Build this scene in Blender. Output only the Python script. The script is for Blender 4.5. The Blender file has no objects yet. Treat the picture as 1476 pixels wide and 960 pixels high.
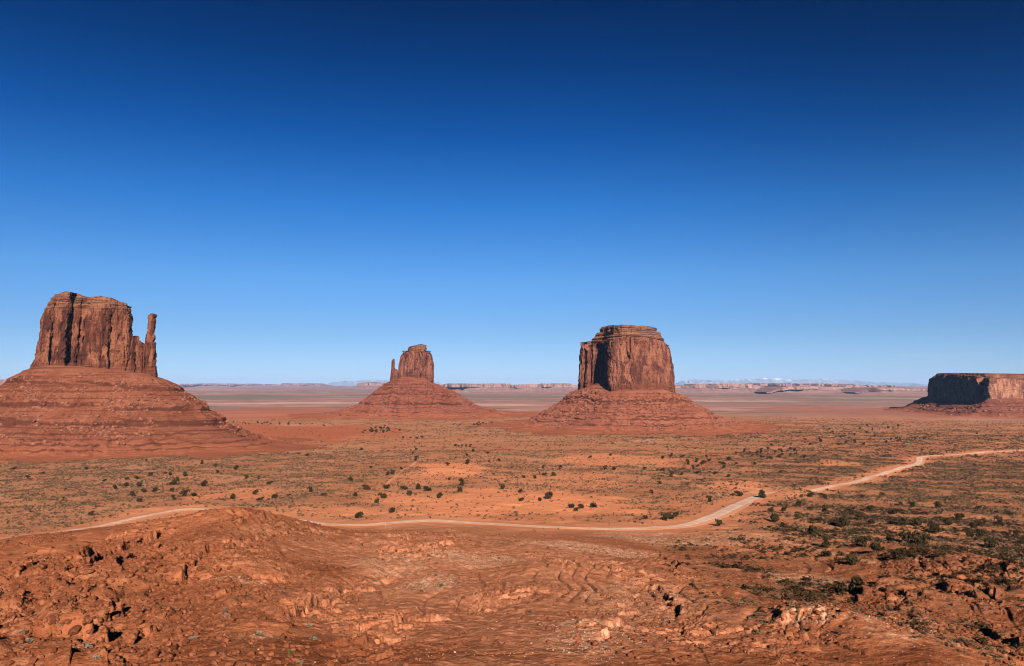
import bpy, math
import numpy as np
from math import radians as R

# ------------------------------------------------------------------ camera, sun, sky, exposure
sc = bpy.context.scene
COL = sc.collection
F = 1158.0                      # focal length in photo pixels (photo 1476 x 960)
CAMZ = 105.0
HORIZON_ROW = 553.5
PITCH = math.atan((HORIZON_ROW - 480.0) / F)
CP, SP = math.cos(PITCH), math.sin(PITCH)
SUN_EL, SUN_AZ = 25.0, 170.5    # azimuth clockwise from the view direction (+Y)

cam_d = bpy.data.cameras.new("camera")
cam = bpy.data.objects.new("camera", cam_d)
COL.objects.link(cam)
cam.location = (0, 0, CAMZ)
cam.rotation_euler = (math.pi / 2 + PITCH, 0, 0)
cam_d.sensor_width = 36.0
cam_d.lens = F / 1476.0 * 36.0
cam_d.clip_start = 0.3
cam_d.clip_end = 200000.0
sc.camera = cam

sc.view_settings.view_transform = 'Standard'
sc.view_settings.look = 'None'
sc.view_settings.exposure = 1.35
sc.view_settings.gamma = 1.0
sc.view_settings.use_curve_mapping = False
sc.render.engine = 'CYCLES'
sc.cycles.max_bounces = 4
sc.cycles.diffuse_bounces = 0
sc.cycles.glossy_bounces = 1
sc.cycles.volume_bounces = 0
sc.cycles.caustics_reflective = False
sc.cycles.caustics_refractive = False
sc.cycles.filter_width = 1.05
sc.cycles.use_denoising = True
sc.cycles.denoiser = 'OPENIMAGEDENOISE'
sc.cycles.denoising_input_passes = 'RGB_ALBEDO_NORMAL'
sc.cycles.denoising_prefilter = 'ACCURATE'

sd = bpy.data.lights.new("sun", 'SUN')
sd.energy = 5.0
sd.angle = R(0.5)
sd.color = (1.0, 0.93, 0.84)
sun = bpy.data.objects.new("sun", sd)
COL.objects.link(sun)
az, el = R(SUN_AZ), R(SUN_EL)
S = np.array([math.sin(az) * math.cos(el), math.cos(az) * math.cos(el), math.sin(el)])   # towards the sun
from mathutils import Vector
sun.rotation_euler = Vector(S).to_track_quat('Z', 'Y').to_euler()

world = bpy.data.worlds.new("World")
sc.world = world
world.use_nodes = True


class NT:
    """small helper to write node trees"""
    def __init__(s, tree):
        s.t = tree
        s.n = tree.nodes
        s.l = tree.links

    def put(s, sock, v):
        if v is None:
            return
        if isinstance(v, bpy.types.NodeSocket):
            s.l.new(v, sock)
        elif isinstance(v, (tuple, list)) and len(v) == 3 and sock.type == 'RGBA':
            sock.default_value = (*v, 1)
        else:
            sock.default_value = v

    def new(s, typ, **kw):
        n = s.n.new(typ)
        for k, v in kw.items():
            setattr(n, k, v)
        return n

    def math(s, op, a, b=None, c=None, clamp=False):
        n = s.new('ShaderNodeMath', operation=op, use_clamp=clamp)
        for i, v in enumerate((a, b, c)):
            s.put(n.inputs[i], v)
        return n.outputs[0]

    def mul(s, a, b): return s.math('MULTIPLY', a, b)
    def add(s, a, b): return s.math('ADD', a, b)

    def noise(s, vec, scale, detail=3, rough=0.55, lac=2.0, dist=0.0):
        n = s.new('ShaderNodeTexNoise')
        s.put(n.inputs['Vector'], vec)
        n.inputs['Scale'].default_value = scale
        n.inputs['Detail'].default_value = detail
        n.inputs['Roughness'].default_value = rough
        n.inputs['Lacunarity'].default_value = lac
        n.inputs['Distortion'].default_value = dist
        return n.outputs['Fac']

    def scale(s, vec, v):
        n = s.new('ShaderNodeVectorMath', operation='MULTIPLY')
        s.put(n.inputs[0], vec)
        n.inputs[1].default_value = v
        return n.outputs[0]

    def ramp(s, fac, lo, hi, a=0.0, b=1.0):
        n = s.new('ShaderNodeMapRange', interpolation_type='SMOOTHSTEP')
        s.put(n.inputs[0], fac)
        for i, v in enumerate((lo, hi, a, b)):
            n.inputs[i + 1].default_value = v
        return n.outputs[0]

    def mix(s, fac, a, b, mode='MIX'):
        n = s.new('ShaderNodeMix', data_type='RGBA', blend_type=mode)
        s.put(n.inputs[0], fac)
        s.put(n.inputs[6], a)
        s.put(n.inputs[7], b)
        return n.outputs[2]

    def base(s, c):
        n = s.new('ShaderNodeVectorMath', operation='SCALE')
        s.put(n.inputs[0], c)
        n.inputs['Scale'].default_value = 0.70
        s.l.new(n.outputs[0], s.b.inputs['Base Color'])

    def attr(s, name):
        return s.new('ShaderNodeAttribute', attribute_name=name).outputs['Fac']

    def pos(s):
        return s.new('ShaderNodeTexCoord').outputs['Object']


w = NT(world.node_tree)
w.n.clear()
sky = w.new('ShaderNodeTexSky', sky_type='NISHITA', sun_disc=False)
sky.sun_elevation = el
sky.sun_rotation = az
sky.altitude = 1700
sky.air_density = 1.0
sky.dust_density = 0.3
sky.ozone_density = 3.0
geo = w.new('ShaderNodeTexCoord').outputs['Generated']
sep = w.new('ShaderNodeSeparateXYZ')
w.put(sep.inputs[0], geo)
# deep blue overhead: darker and more saturated the higher one looks
grad = w.new('ShaderNodeValToRGB')
w.put(grad.inputs[0], sep.outputs['Z'])
els = grad.color_ramp.elements
stops = [(0.0, (0.31, 0.40, 0.62)), (0.012, (0.285, 0.385, 0.615)), (0.063, (0.245, 0.345, 0.51)), (0.132, (0.20, 0.37, 0.553)), (0.215, (0.082, 0.30, 0.54)), (0.296, (0.017, 0.185, 0.42)),
         (0.371, (0.003, 0.113, 0.28)), (0.44, (0.001, 0.064, 0.172)), (0.6, (0.0008, 0.035, 0.11)), (1.0, (0.0008, 0.03, 0.09))]  # unseen upper dome darkened further to weaken the fill in shadows
grad.color_ramp.interpolation = 'LINEAR'
els[0].position = 0.0
els[0].color = (*stops[0][1], 1)
els[1].position = 1.0
els[1].color = (*stops[-1][1], 1)
for p, c in stops[1:-1]:
    e = els.new(p)
    e.color = (*c, 1)
skyc = w.mix(1.0, sky.outputs[0], grad.outputs[0], 'MULTIPLY')
# the sky is darkest square to the sun, over the right shoulder of the view
side = w.mul(w.ramp(sep.outputs['X'], 0.02, 0.62), w.ramp(sep.outputs['Z'], 0.02, 0.4))
skyc = w.mix(w.mul(side, 0.42), skyc, (0.0, 0.0, 0.0))
# thin far cirrus just above the horizon
cv = w.scale(geo, (5.0, 5.0, 70.0))
cl = w.ramp(w.noise(cv, 1.6, 4, 0.6), 0.56, 0.78)
band = w.mul(w.ramp(sep.outputs['Z'], 0.004, 0.018), w.ramp(sep.outputs['Z'], 0.05, 0.024))
skyc = w.mix(w.mul(w.mul(cl, band), 0.5), skyc, (3.2, 3.75, 4.5))
bg = w.new('ShaderNodeBackground')
w.put(bg.inputs[0], skyc)
bg.inputs[1].default_value = 0.068
out = w.new('ShaderNodeOutputWorld')
w.l.new(bg.outputs[0], out.inputs[0])

# ------------------------------------------------------------------ noise
rng = np.random.default_rng(7)
PERM = np.concatenate([rng.permutation(256)] * 3).astype(np.int32)
_ga = rng.uniform(0, 2 * np.pi, 256)
G2X, G2Y = np.cos(_ga), np.sin(_ga)
_g3 = rng.normal(size=(256, 3))
_g3 /= np.linalg.norm(_g3, axis=1)[:, None]


def sstep(a, b, x):
    t = np.clip((x - a) / (b - a), 0, 1)
    return t * t * (3 - 2 * t)


def gn(x, y, seed=0):
    x = np.asarray(x, float) + seed * 17.31
    y = np.asarray(y, float) + seed * 41.77
    ix = np.floor(x).astype(np.int32)
    iy = np.floor(y).astype(np.int32)
    fx, fy = x - ix, y - iy
    ix &= 255
    iy &= 255
    u = fx * fx * fx * (fx * (fx * 6 - 15) + 10)
    v = fy * fy * fy * (fy * (fy * 6 - 15) + 10)
    a, b = PERM[ix], PERM[ix + 1]
    def g(h, dx, dy): return G2X[h] * dx + G2Y[h] * dy
    n00 = g(PERM[a + iy], fx, fy)
    n10 = g(PERM[b + iy], fx - 1, fy)
    n01 = g(PERM[a + iy + 1], fx, fy - 1)
    n11 = g(PERM[b + iy + 1], fx - 1, fy - 1)
    return ((n00 + u * (n10 - n00)) * (1 - v) + (n01 + u * (n11 - n01)) * v) * 1.5


def fbm(x, y, oct=4, seed=0, gain=0.5):
    s, a = 0, 1
    for i in range(oct):
        s = s + a * gn(x, y, seed + i * 3)
        x, y, a = x * 2.03, y * 2.03, a * gain
    return s


def ridged(x, y, oct=4, seed=0, gain=0.5):
    s, a = 0, 1
    for i in range(oct):
        s = s + a * (0.5 - np.abs(gn(x, y, seed + i * 3)))
        x, y, a = x * 2.07, y * 2.07, a * gain
    return s


def _h(ix, iy, k):
    return PERM[PERM[(ix + k * 31) & 255] + ((iy + k * 57) & 255)]


def worley(x, y, seed=0):
    """angular cells: a random number per cell and the distance to the cell's edge"""
    ix = np.floor(x).astype(np.int32)
    iy = np.floor(y).astype(np.int32)
    f1 = np.full(x.shape, 9.0)
    f2 = np.full(x.shape, 9.0)
    val = np.zeros(x.shape)
    for dx in (-1, 0, 1):
        for dy in (-1, 0, 1):
            cx, cy = ix + dx, iy + dy
            a, b, c = _h(cx, cy, seed), _h(cx, cy, seed + 7), _h(cx, cy, seed + 13)
            d = (cx + 0.1 + 0.8 * a / 255 - x) ** 2 + (cy + 0.1 + 0.8 * b / 255 - y) ** 2
            cl_ = d < f1
            f2 = np.where(cl_, f1, np.minimum(f2, d))
            val = np.where(cl_, c / 255.0, val)
            f1 = np.where(cl_, d, f1)
    return val, np.sqrt(f2) - np.sqrt(f1)


# ------------------------------------------------------------------ from the photograph to places
def pt(px, py, Y):
    """the point at forward distance Y on the line of sight through a photo pixel"""
    u = (np.asarray(px, float) - 738) / F
    v = (480 - np.asarray(py, float)) / F
    k = Y / (CP - v * SP)
    return u * k, Y + 0 * k, CAMZ + k * (SP + v * CP)


def zrow(py, Y):
    v = (480 - np.asarray(py, float)) / F
    return CAMZ + Y / (CP - v * SP) * (SP + v * CP)


def to_px(x, y, z):
    zz = z - CAMZ
    d = y * CP + zz * SP
    h = -y * SP + zz * CP
    return 738 + F * x / d, 480 - F * h / d


# ------------------------------------------------------------------ ground shape
_pr = np.array([0.5, 2.2, 4, 8, 16, 40, 60, 90, 130, 200, 280, 350, 430, 500, 650, 800, 1000, 1300, 1800, 2500, 5000, 70000.])
_pz = np.array([-1.8, -1.8, -2.6, -5, -10, -21, -27, -33.5, -41.5, -54, -64.5, -72, -79, -84, -91.5, -96.5, -100.5, -103, -104.5, -105, -105, -105])
_lg = np.linspace(np.log(0.4), np.log(70000), 1500)
_lz = np.interp(_lg, np.log(_pr), _pz)
_k = np.exp(-np.linspace(-2.5, 2.5, 31) ** 2)
_lz[40:-40] = np.convolve(_lz, _k / _k.sum(), 'same')[40:-40]


def P(r): return np.interp(np.log(np.maximum(r, 0.4)), _lg, _lz)


CREST = np.array([(-200, 785), (0, 779), (60, 771), (130, 765), (190, 759), (230, 754), (270, 748), (300, 740), (340, 737), (380, 742), (410, 749), (440, 758), (470, 765), (500, 769),
                  (560, 771), (610, 769), (650, 770), (700, 776), (760, 775), (840, 782), (920, 790), (1000, 797), (1100, 800), (1700, 800)], float)


def bench(az, r):
    px = 738 + F * np.tan(np.clip(az, -1.2, 1.2)) / 1.003
    row = np.interp(px, CREST[:, 0], CREST[:, 1])
    Yc = 365 * np.cos(az)
    d = zrow(row, Yc) - CAMZ - P(365.0)
    d = d * sstep(1100, 900, px)
    b = np.where(r < 365, np.exp(-((r - 365) / 165) ** 2) * sstep(30, 130, r), np.exp(-((r - 365) / 48) ** 2))
    return d * b


MOUNDS = []          # x, y, rx, ry, h


def Hs(x, y):
    """the land without its small relief, metres (valley floor is 0)"""
    x = np.asarray(x, float)
    y = np.asarray(y, float)
    r = np.hypot(x, y)
    az = np.arctan2(x, y)
    z = P(r) + bench(az, r) * sstep(1.15, 0.9, np.abs(az))
    amp = np.interp(r, [40, 120, 330, 480, 700, 1500, 3000, 9000, 30000], [0, 1.0, 2.2, 1.4, 2.2, 2.4, 3.0, 5, 10])
    z = z + amp * fbm(x / 170, y / 170, 3, 11) + np.interp(r, [1500, 5000, 20000], [0, 4, 10]) * fbm(x / 2600, y / 2600, 3, 23)
    for (mx, my, rx, ry, h) in MOUNDS:
        z = z + h * np.exp(-((x - mx) / rx) ** 2 - ((y - my) / ry) ** 2)
    wb = sstep(1.0, 1.6, np.abs(az)) * sstep(400, 120, r)
    zb = -1.8 + 0.5 * fbm(x / 9, y / 9, 3, 5) + 1.5 * np.exp(-((x + 34) / 6) ** 2 - ((y + 5) / 6) ** 2)
    zb = zb * sstep(2.0, 8.0, r) - 1.8 * (1 - sstep(2.0, 8.0, r))
    return CAMZ + z * (1 - wb) + zb * wb


def ground_at(px, py, rmin=60.0, rmax=30000.0, fn=None):
    fn = fn or Hs
    u = (px - 738) / F
    v = (480 - py) / F
    d = np.array([u, CP - v * SP, SP + v * CP])
    d = d / math.hypot(d[0], d[1])
    r = np.exp(np.linspace(math.log(rmin), math.log(rmax), 2500))
    h = fn(d[0] * r, d[1] * r) - (CAMZ + d[2] * r)
    i = int(np.argmax(h >= 0)) if (h >= 0).any() else len(r) - 1
    rr = r[i]
    if i > 0 and h[i] > 0:
        t = h[i - 1] / (h[i - 1] - h[i])
        rr = r[i - 1] + (r[i] - r[i - 1]) * t
    return np.array([d[0] * rr, d[1] * rr])


# hills of the near right and a few rises on the flat
for (px, py, rx, ry, h) in [(1395, 838, 34, 45, 8), (1245, 925, 12, 26, 3.4), (1185, 895, 8, 14, 1.6), (950, 822, 10, 16, 3.2), (1112, 890, 9, 16, 2.0),
                            (1420, 885, 14, 14, 2.2), (1330, 870, 10, 10, 1.2), (1290, 800, 24, 40, 3), (640, 682, 45, 45, 5.0), (760, 722, 60, 40, 2.5), (540, 700, 40, 40, 2.5), (230, 690, 60, 60, 3), (1075, 705, 30, 30, 3), (880, 650, 140, 90, 3),
                            (1146, 716, 20, 14, 6.0), (1268, 690, 14, 16, 2.0), (60, 860, 16, 18, 1.6), (150, 830, 20, 40, 1.8), (330, 880, 10, 15, 1.6), (640, 805, 14, 20, 1.0), (840, 830, 30, 30, 2.5)]:
    p = ground_at(px, py)
    MOUNDS.append((p[0], p[1], rx, ry, h))

# ---- the road, traced along the ground it lies on
ROAD_PX = [(-60, 793), (-10, 783), (60, 774), (140, 760), (185, 749.5), (230, 739.5), (270, 731.5), (300, 729), (430, 751.5), (470, 756.5), (505, 758.5), (540, 757), (575, 752.5), (610, 748.5), (660, 751),
           (700, 755), (760, 759), (830, 763), (900, 764), (960, 762), (1000, 757), (1030, 747), (1055, 734), (1080, 719), (1100, 710), (1125, 706.5), (1150, 706.5), (1180, 705.5), (1215, 698),
           (1250, 688), (1280, 682), (1310, 672), (1334, 665), (1325, 661.5), (1319, 659.5), (1332, 657.5), (1370, 657.5), (1400, 654), (1430, 650.5), (1476, 649), (1560, 647.5), (1700, 646)]
_rp = np.array([ground_at(a, b, 425.0 if a < 900 else 330.0) for a, b in ROAD_PX])


def catmull(p, n=10):
    q = np.vstack([2 * p[0] - p[1], p, 2 * p[-1] - p[-2]])
    o = []
    for i in range(1, len(q) - 2):
        for t in np.linspace(0, 1, n, endpoint=False):
            a, b, c, d = q[i - 1], q[i], q[i + 1], q[i + 2]
            o.append(0.5 * (2 * b + (c - a) * t + (2 * a - 5 * b + 4 * c - d) * t * t + (3 * b - a - 3 * c + d) * t ** 3))
    o.append(q[-2])
    return np.array(o)


for _ in range(2):
    _rp[1:-1] = 0.2 * _rp[:-2] + 0.6 * _rp[1:-1] + 0.2 * _rp[2:]
ROAD = catmull(_rp, 10)


def poly_dist(x, y, poly, signed=False):
    best = np.full(x.shape, 1e9)
    sg = np.zeros(x.shape)
    for (ax, ay), (bx, by) in zip(poly[:-1], poly[1:]):
        dx, dy = bx - ax, by - ay
        L = dx * dx + dy * dy + 1e-9
        t = np.clip(((x - ax) * dx + (y - ay) * dy) / L, 0, 1)
        d = np.hypot(x - ax - t * dx, y - ay - t * dy)
        if signed:
            c = dx * (y - ay) - dy * (x - ax)
            sg = np.where(d < best, np.sign(c), sg)
        best = np.minimum(best, d)
    return best * sg if signed else best


def road_dist(x, y):
    x = np.asarray(x, float)
    y = np.asarray(y, float)
    d = np.full(x.shape, 1e3)
    r = np.hypot(x, y)
    m = (r > 330) & (r < 2300) & (np.abs(x) < y * 1.1)
    if m.any():
        d[m] = poly_dist(x[m], y[m], ROAD[::4])
    return d


# ledges of broken rock: photo polylines, height (the high side is on the left of the direction of travel)
LEDGES = []
for pts, h in [([(318, 768), (350, 758), (392, 750), (424, 756)], 1.7), ([(262, 764), (282, 752), (300, 748)], 1.5), ([(330, 752), (365, 746), (395, 745)], 1.6), ([(395, 775), (425, 766), (455, 764)], 1.5), ([(150, 790), (190, 776), (230, 770)], 1.6), ([(238, 858), (262, 828), (292, 800), (335, 790), (385, 772)], 2.6), ([(120, 828), (160, 800), (200, 785), (240, 768)], 3.0),
               ([(70, 860), (110, 830), (150, 800)], 2.2), ([(430, 905), (455, 880), (480, 862), (505, 846)], 2.2), ([(262, 930), (275, 905), (300, 900)], 1.6),
               ([(545, 955), (565, 915), (590, 892)], 1.4), ([(150, 900), (175, 870), (230, 850), (270, 838)], 2.0), ([(95, 925), (130, 900), (145, 875)], 1.6),
               ([(300, 870), (345, 852), (400, 838), (440, 836)], 1.1), ([(610, 800), (640, 787), (655, 772)], 2.0), ([(560, 800), (580, 785), (600, 770)], 1.4),
               ([(860, 935), (905, 885), (925, 850)], 1.5), ([(1000, 930), (960, 860), (930, 835)], -1.3), ([(1330, 920), (1305, 880), (1270, 855)], -1.0),
               ([(1476, 850), (1420, 815), (1370, 800)], -2.0), ([(1140, 950), (1160, 915), (1135, 885)], 1.1), ([(190, 955), (215, 925), (250, 905)], 1.4),
               ([(690, 880), (740, 862), (800, 850)], 1.0), ([(20, 900), (60, 880), (100, 872)], 1.8), ([(1225, 880), (1255, 845), (1300, 822)], -2.5), ([(1395, 868), (1362, 838), (1330, 822)], -2.0), ([(1445, 880), (1405, 855), (1385, 840)], -2.4),
               ([(1476, 912), (1440, 885)], -2.4), ([(1168, 912), (1122, 888), (1090, 880)], -1.3), ([(990, 842), (966, 815), (955, 806)], -2.4), ([(1476, 955), (1452, 928), (1425, 905)], -1.9), ([(110, 950), (118, 922), (108, 905)], 2.6), ([(150, 950), (146, 925), (160, 910)], 2.4), ([(10, 860), (35, 835), (60, 815)], 2.4), ([(150, 850), (180, 822), (215, 808)], 2.4), ([(215, 875), (228, 850), (250, 835)], 2.0)]:
    LEDGES.append((catmull(np.array([ground_at(a, b) for a, b in pts]), 3), h))


def near_ledge(x, y):
    L = np.zeros(x.shape)
    for poly, h in LEDGES:
        q = (np.abs(x - poly[:, 0].mean()) < 90) & (np.abs(y - poly[:, 1].mean()) < 130)
        if q.any():
            d = poly_dist(x[q], y[q], poly)
            L[q] = np.maximum(L[q], np.exp(-(d / 7.0) ** 2))
    return L


def H(x, y, masks=False):
    x = np.asarray(x, float)
    y = np.asarray(y, float)
    z = Hs(x, y)
    r = np.hypot(x, y)
    az = np.arctan2(x, y)
    front = sstep(1.2, 0.95, np.abs(az))
    fore = sstep(45, 85, r) * sstep(470, 330, r) * front
    mid = sstep(330, 480, r) * sstep(2600, 1500, r)
    rd = road_dist(x, y)
    flat = 1 - sstep(9, 22, rd)
    lm = np.zeros(x.shape)
    m = fore > 0.002
    if m.any():
        X, Y = x[m], y[m]
        wx, wy = X + 9 * gn(X / 31, Y / 31, 61), Y + 9 * gn(X / 31, Y / 31, 67)
        d = 1.1 * ridged(wx / 62, wy / 62, 3, 31) + 0.38 * fbm(X / 11, Y / 11, 4, 41) + 0.16 * fbm(X / 2.6, Y / 2.6, 3, 47)
        # bedded sandstone: contour-following steps
        pm = sstep(0.05, 0.5, fbm(X / 85, Y / 85, 2, 71))
        hh = 1.7
        u = (z[m] + d * 0.8 + 2.6 * fbm(X / 21, Y / 21, 4, 73)) / hh
        fu = u - np.floor(u)
        d = d + pm * hh * 0.12 * (sstep(0.62, 0.86, fu) - fu)
        # broken slabs: angular plates of rock standing at different heights
        ca, sa = 0.83, 0.56
        bx = (X * ca + Y * sa) + 1.2 * fbm(X / 7, Y / 7, 2, 141)
        by = (-X * sa + Y * ca) + 1.2 * fbm(X / 7, Y / 7, 2, 143)
        v1, e1 = worley(bx / 6.0, by / 4.0, 3)
        v2, e2 = worley(bx / 2.3, by / 1.6, 5)
        oc = fbm(X / 48, Y / 48, 3, 145) + 0.5 * fbm(X / 13, Y / 13, 2, 147) + 0.12 * sstep(-.1, -.4, az[m]) 
        oc = oc * sstep(395, 345, r[m]) + .62 * near_ledge(X, Y) - .05
        oc1, oc2 = sstep(.42, .72, oc), sstep(.28, .6, oc)
        d = d + oc1 * ((v1 - .45) * 1.1 - .35 * sstep(.12, 0, e1)) + oc2 * ((v2 - .45) * .6 - .25 * sstep(.15, 0, e2))
        # gullies running down the slope
        aa = az[m]
        gl = np.abs(gn(aa * 26 + 0.9 * gn(X / 40, Y / 40, 83), r[m] / 150, 85))
        d = d - 0.8 * sstep(0.16, 0.0, gl) * sstep(-0.2, 0.3, gn(X / 90, Y / 90, 87))
        L = np.zeros(X.shape)
        for poly, h in LEDGES:
            x0, y0 = poly.min(0) - 40
            x1, y1 = poly.max(0) + 40
            q = (X > x0) & (X < x1) & (Y > y0) & (Y < y1)
            if not q.any():
                continue
            xq, yq = X[q], Y[q]
            jit = 1.1 * fbm(xq / 5, yq / 5, 3, 91) + 4.5 * gn(xq / 21, yq / 21, 95)
            s = poly_dist(xq, yq, poly, True) + jit
            if h < 0:
                s = -s
            e = np.minimum(poly_dist(xq, yq, poly[[0, 0]] + 0.0), poly_dist(xq, yq, poly[[-1, -1]]))
            ends = sstep(2, 14, e)
            stepz = sstep(-0.45, 0.45, s) * np.exp(-np.maximum(s, 0) / 13.0) - 0.35 * np.exp(-(np.minimum(s, 0) / 3.0) ** 2) * (s < 0)
            d[q] += 0.95 * abs(h) * (0.35 + 0.65 * sstep(-.3, .3, gn(xq / 13, yq / 13, 97))) * ends * stepz * sstep(32, 22, np.abs(s))
            L[q] = np.maximum(L[q], ends * np.exp(-((s + 3) / 6.0) ** 2))
        z[m] += d * fore[m] * (1 - flat[m])
        lm[m] = L
    m = mid > 0.002
    if m.any():
        X, Y = x[m], y[m]
        d = 1.1 * ridged(X / 70, Y / 70, 3, 101) + 0.5 * fbm(X / 16, Y / 16, 3, 103) + 0.12 * fbm(X / 4, Y / 4, 2, 107)
        z[m] += d * mid[m] * (1 - flat[m])
    if masks:
        return z, rd, lm
    return z


# ------------------------------------------------------------------ mesh helpers
def mesh_np(name, V, faces, mat, parent=None, smooth=True, attrs=None, link=True):
    """faces: list of (n, k) int arrays"""
    me = bpy.data.meshes.new(name)
    V = np.asarray(V, np.float32)
    faces = [f for f in faces if len(f)]
    nl = sum(f.size for f in faces)
    npoly = sum(len(f) for f in faces)
    me.vertices.add(len(V))
    me.vertices.foreach_set('co', V.ravel())
    me.loops.add(nl)
    me.loops.foreach_set('vertex_index', np.concatenate([f.ravel() for f in faces]).astype(np.int32))
    me.polygons.add(npoly)
    starts, o = [], 0
    for f in faces:
        k = f.shape[1]
        starts.append(o + np.arange(len(f)) * k)
        o += f.size
    me.polygons.foreach_set('loop_start', np.concatenate(starts).astype(np.int32))
    me.polygons.foreach_set('use_smooth', np.full(npoly, smooth, bool))
    me.update(calc_edges=True)
    for k, v in (attrs or {}).items():
        a = me.attributes.new(k, 'FLOAT', 'POINT')
        a.data.foreach_set('value', np.asarray(v, np.float32).ravel())
    me.materials.append(mat)
    ob = bpy.data.objects.new(name, me)
    if link:
        COL.objects.link(ob)
    if parent is not None:
        ob.parent = parent
        ob.matrix_parent_inverse.identity()
    return ob


def grid_faces(nr, nc, wrap=False):
    i = np.arange(nr - 1)[:, None]
    j = np.arange(nc if wrap else nc - 1)[None, :]
    a = i * nc + j
    b = i * nc + (j + 1) % nc
    return np.stack([a, b, b + nc, a + nc], -1).reshape(-1, 4)


def empty(name, loc, label, cat, group=None):
    o = bpy.data.objects.new(name, None)
    o.empty_display_size = 5
    COL.objects.link(o)
    o.location = loc
    tag(o, label, cat, group)
    return o


def tag(o, label=None, cat=None, group=None, kind=None):
    for k, v in (('label', label), ('category', cat), ('group', group), ('kind', kind)):
        if v:
            o[k] = v


# ------------------------------------------------------------------ materials
def material(name):
    m = bpy.data.materials.new(name)
    m.use_nodes = True
    t = NT(m.node_tree)
    t.n.clear()
    o = t.new('ShaderNodeOutputMaterial')
    b = t.new('ShaderNodeBsdfPrincipled')
    b.inputs['Roughness'].default_value = 0.95
    b.inputs['Specular IOR Level'].default_value = 0.0
    t.l.new(b.outputs[0], o.inputs[0])
    t.b = b
    return m, t


def bump(t, h, strength, dist):
    n = t.new('ShaderNodeBump')
    n.inputs['Strength'].default_value = strength
    n.inputs['Distance'].default_value = dist
    t.put(n.inputs['Height'], h)
    t.l.new(n.outputs[0], t.b.inputs['Normal'])


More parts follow.
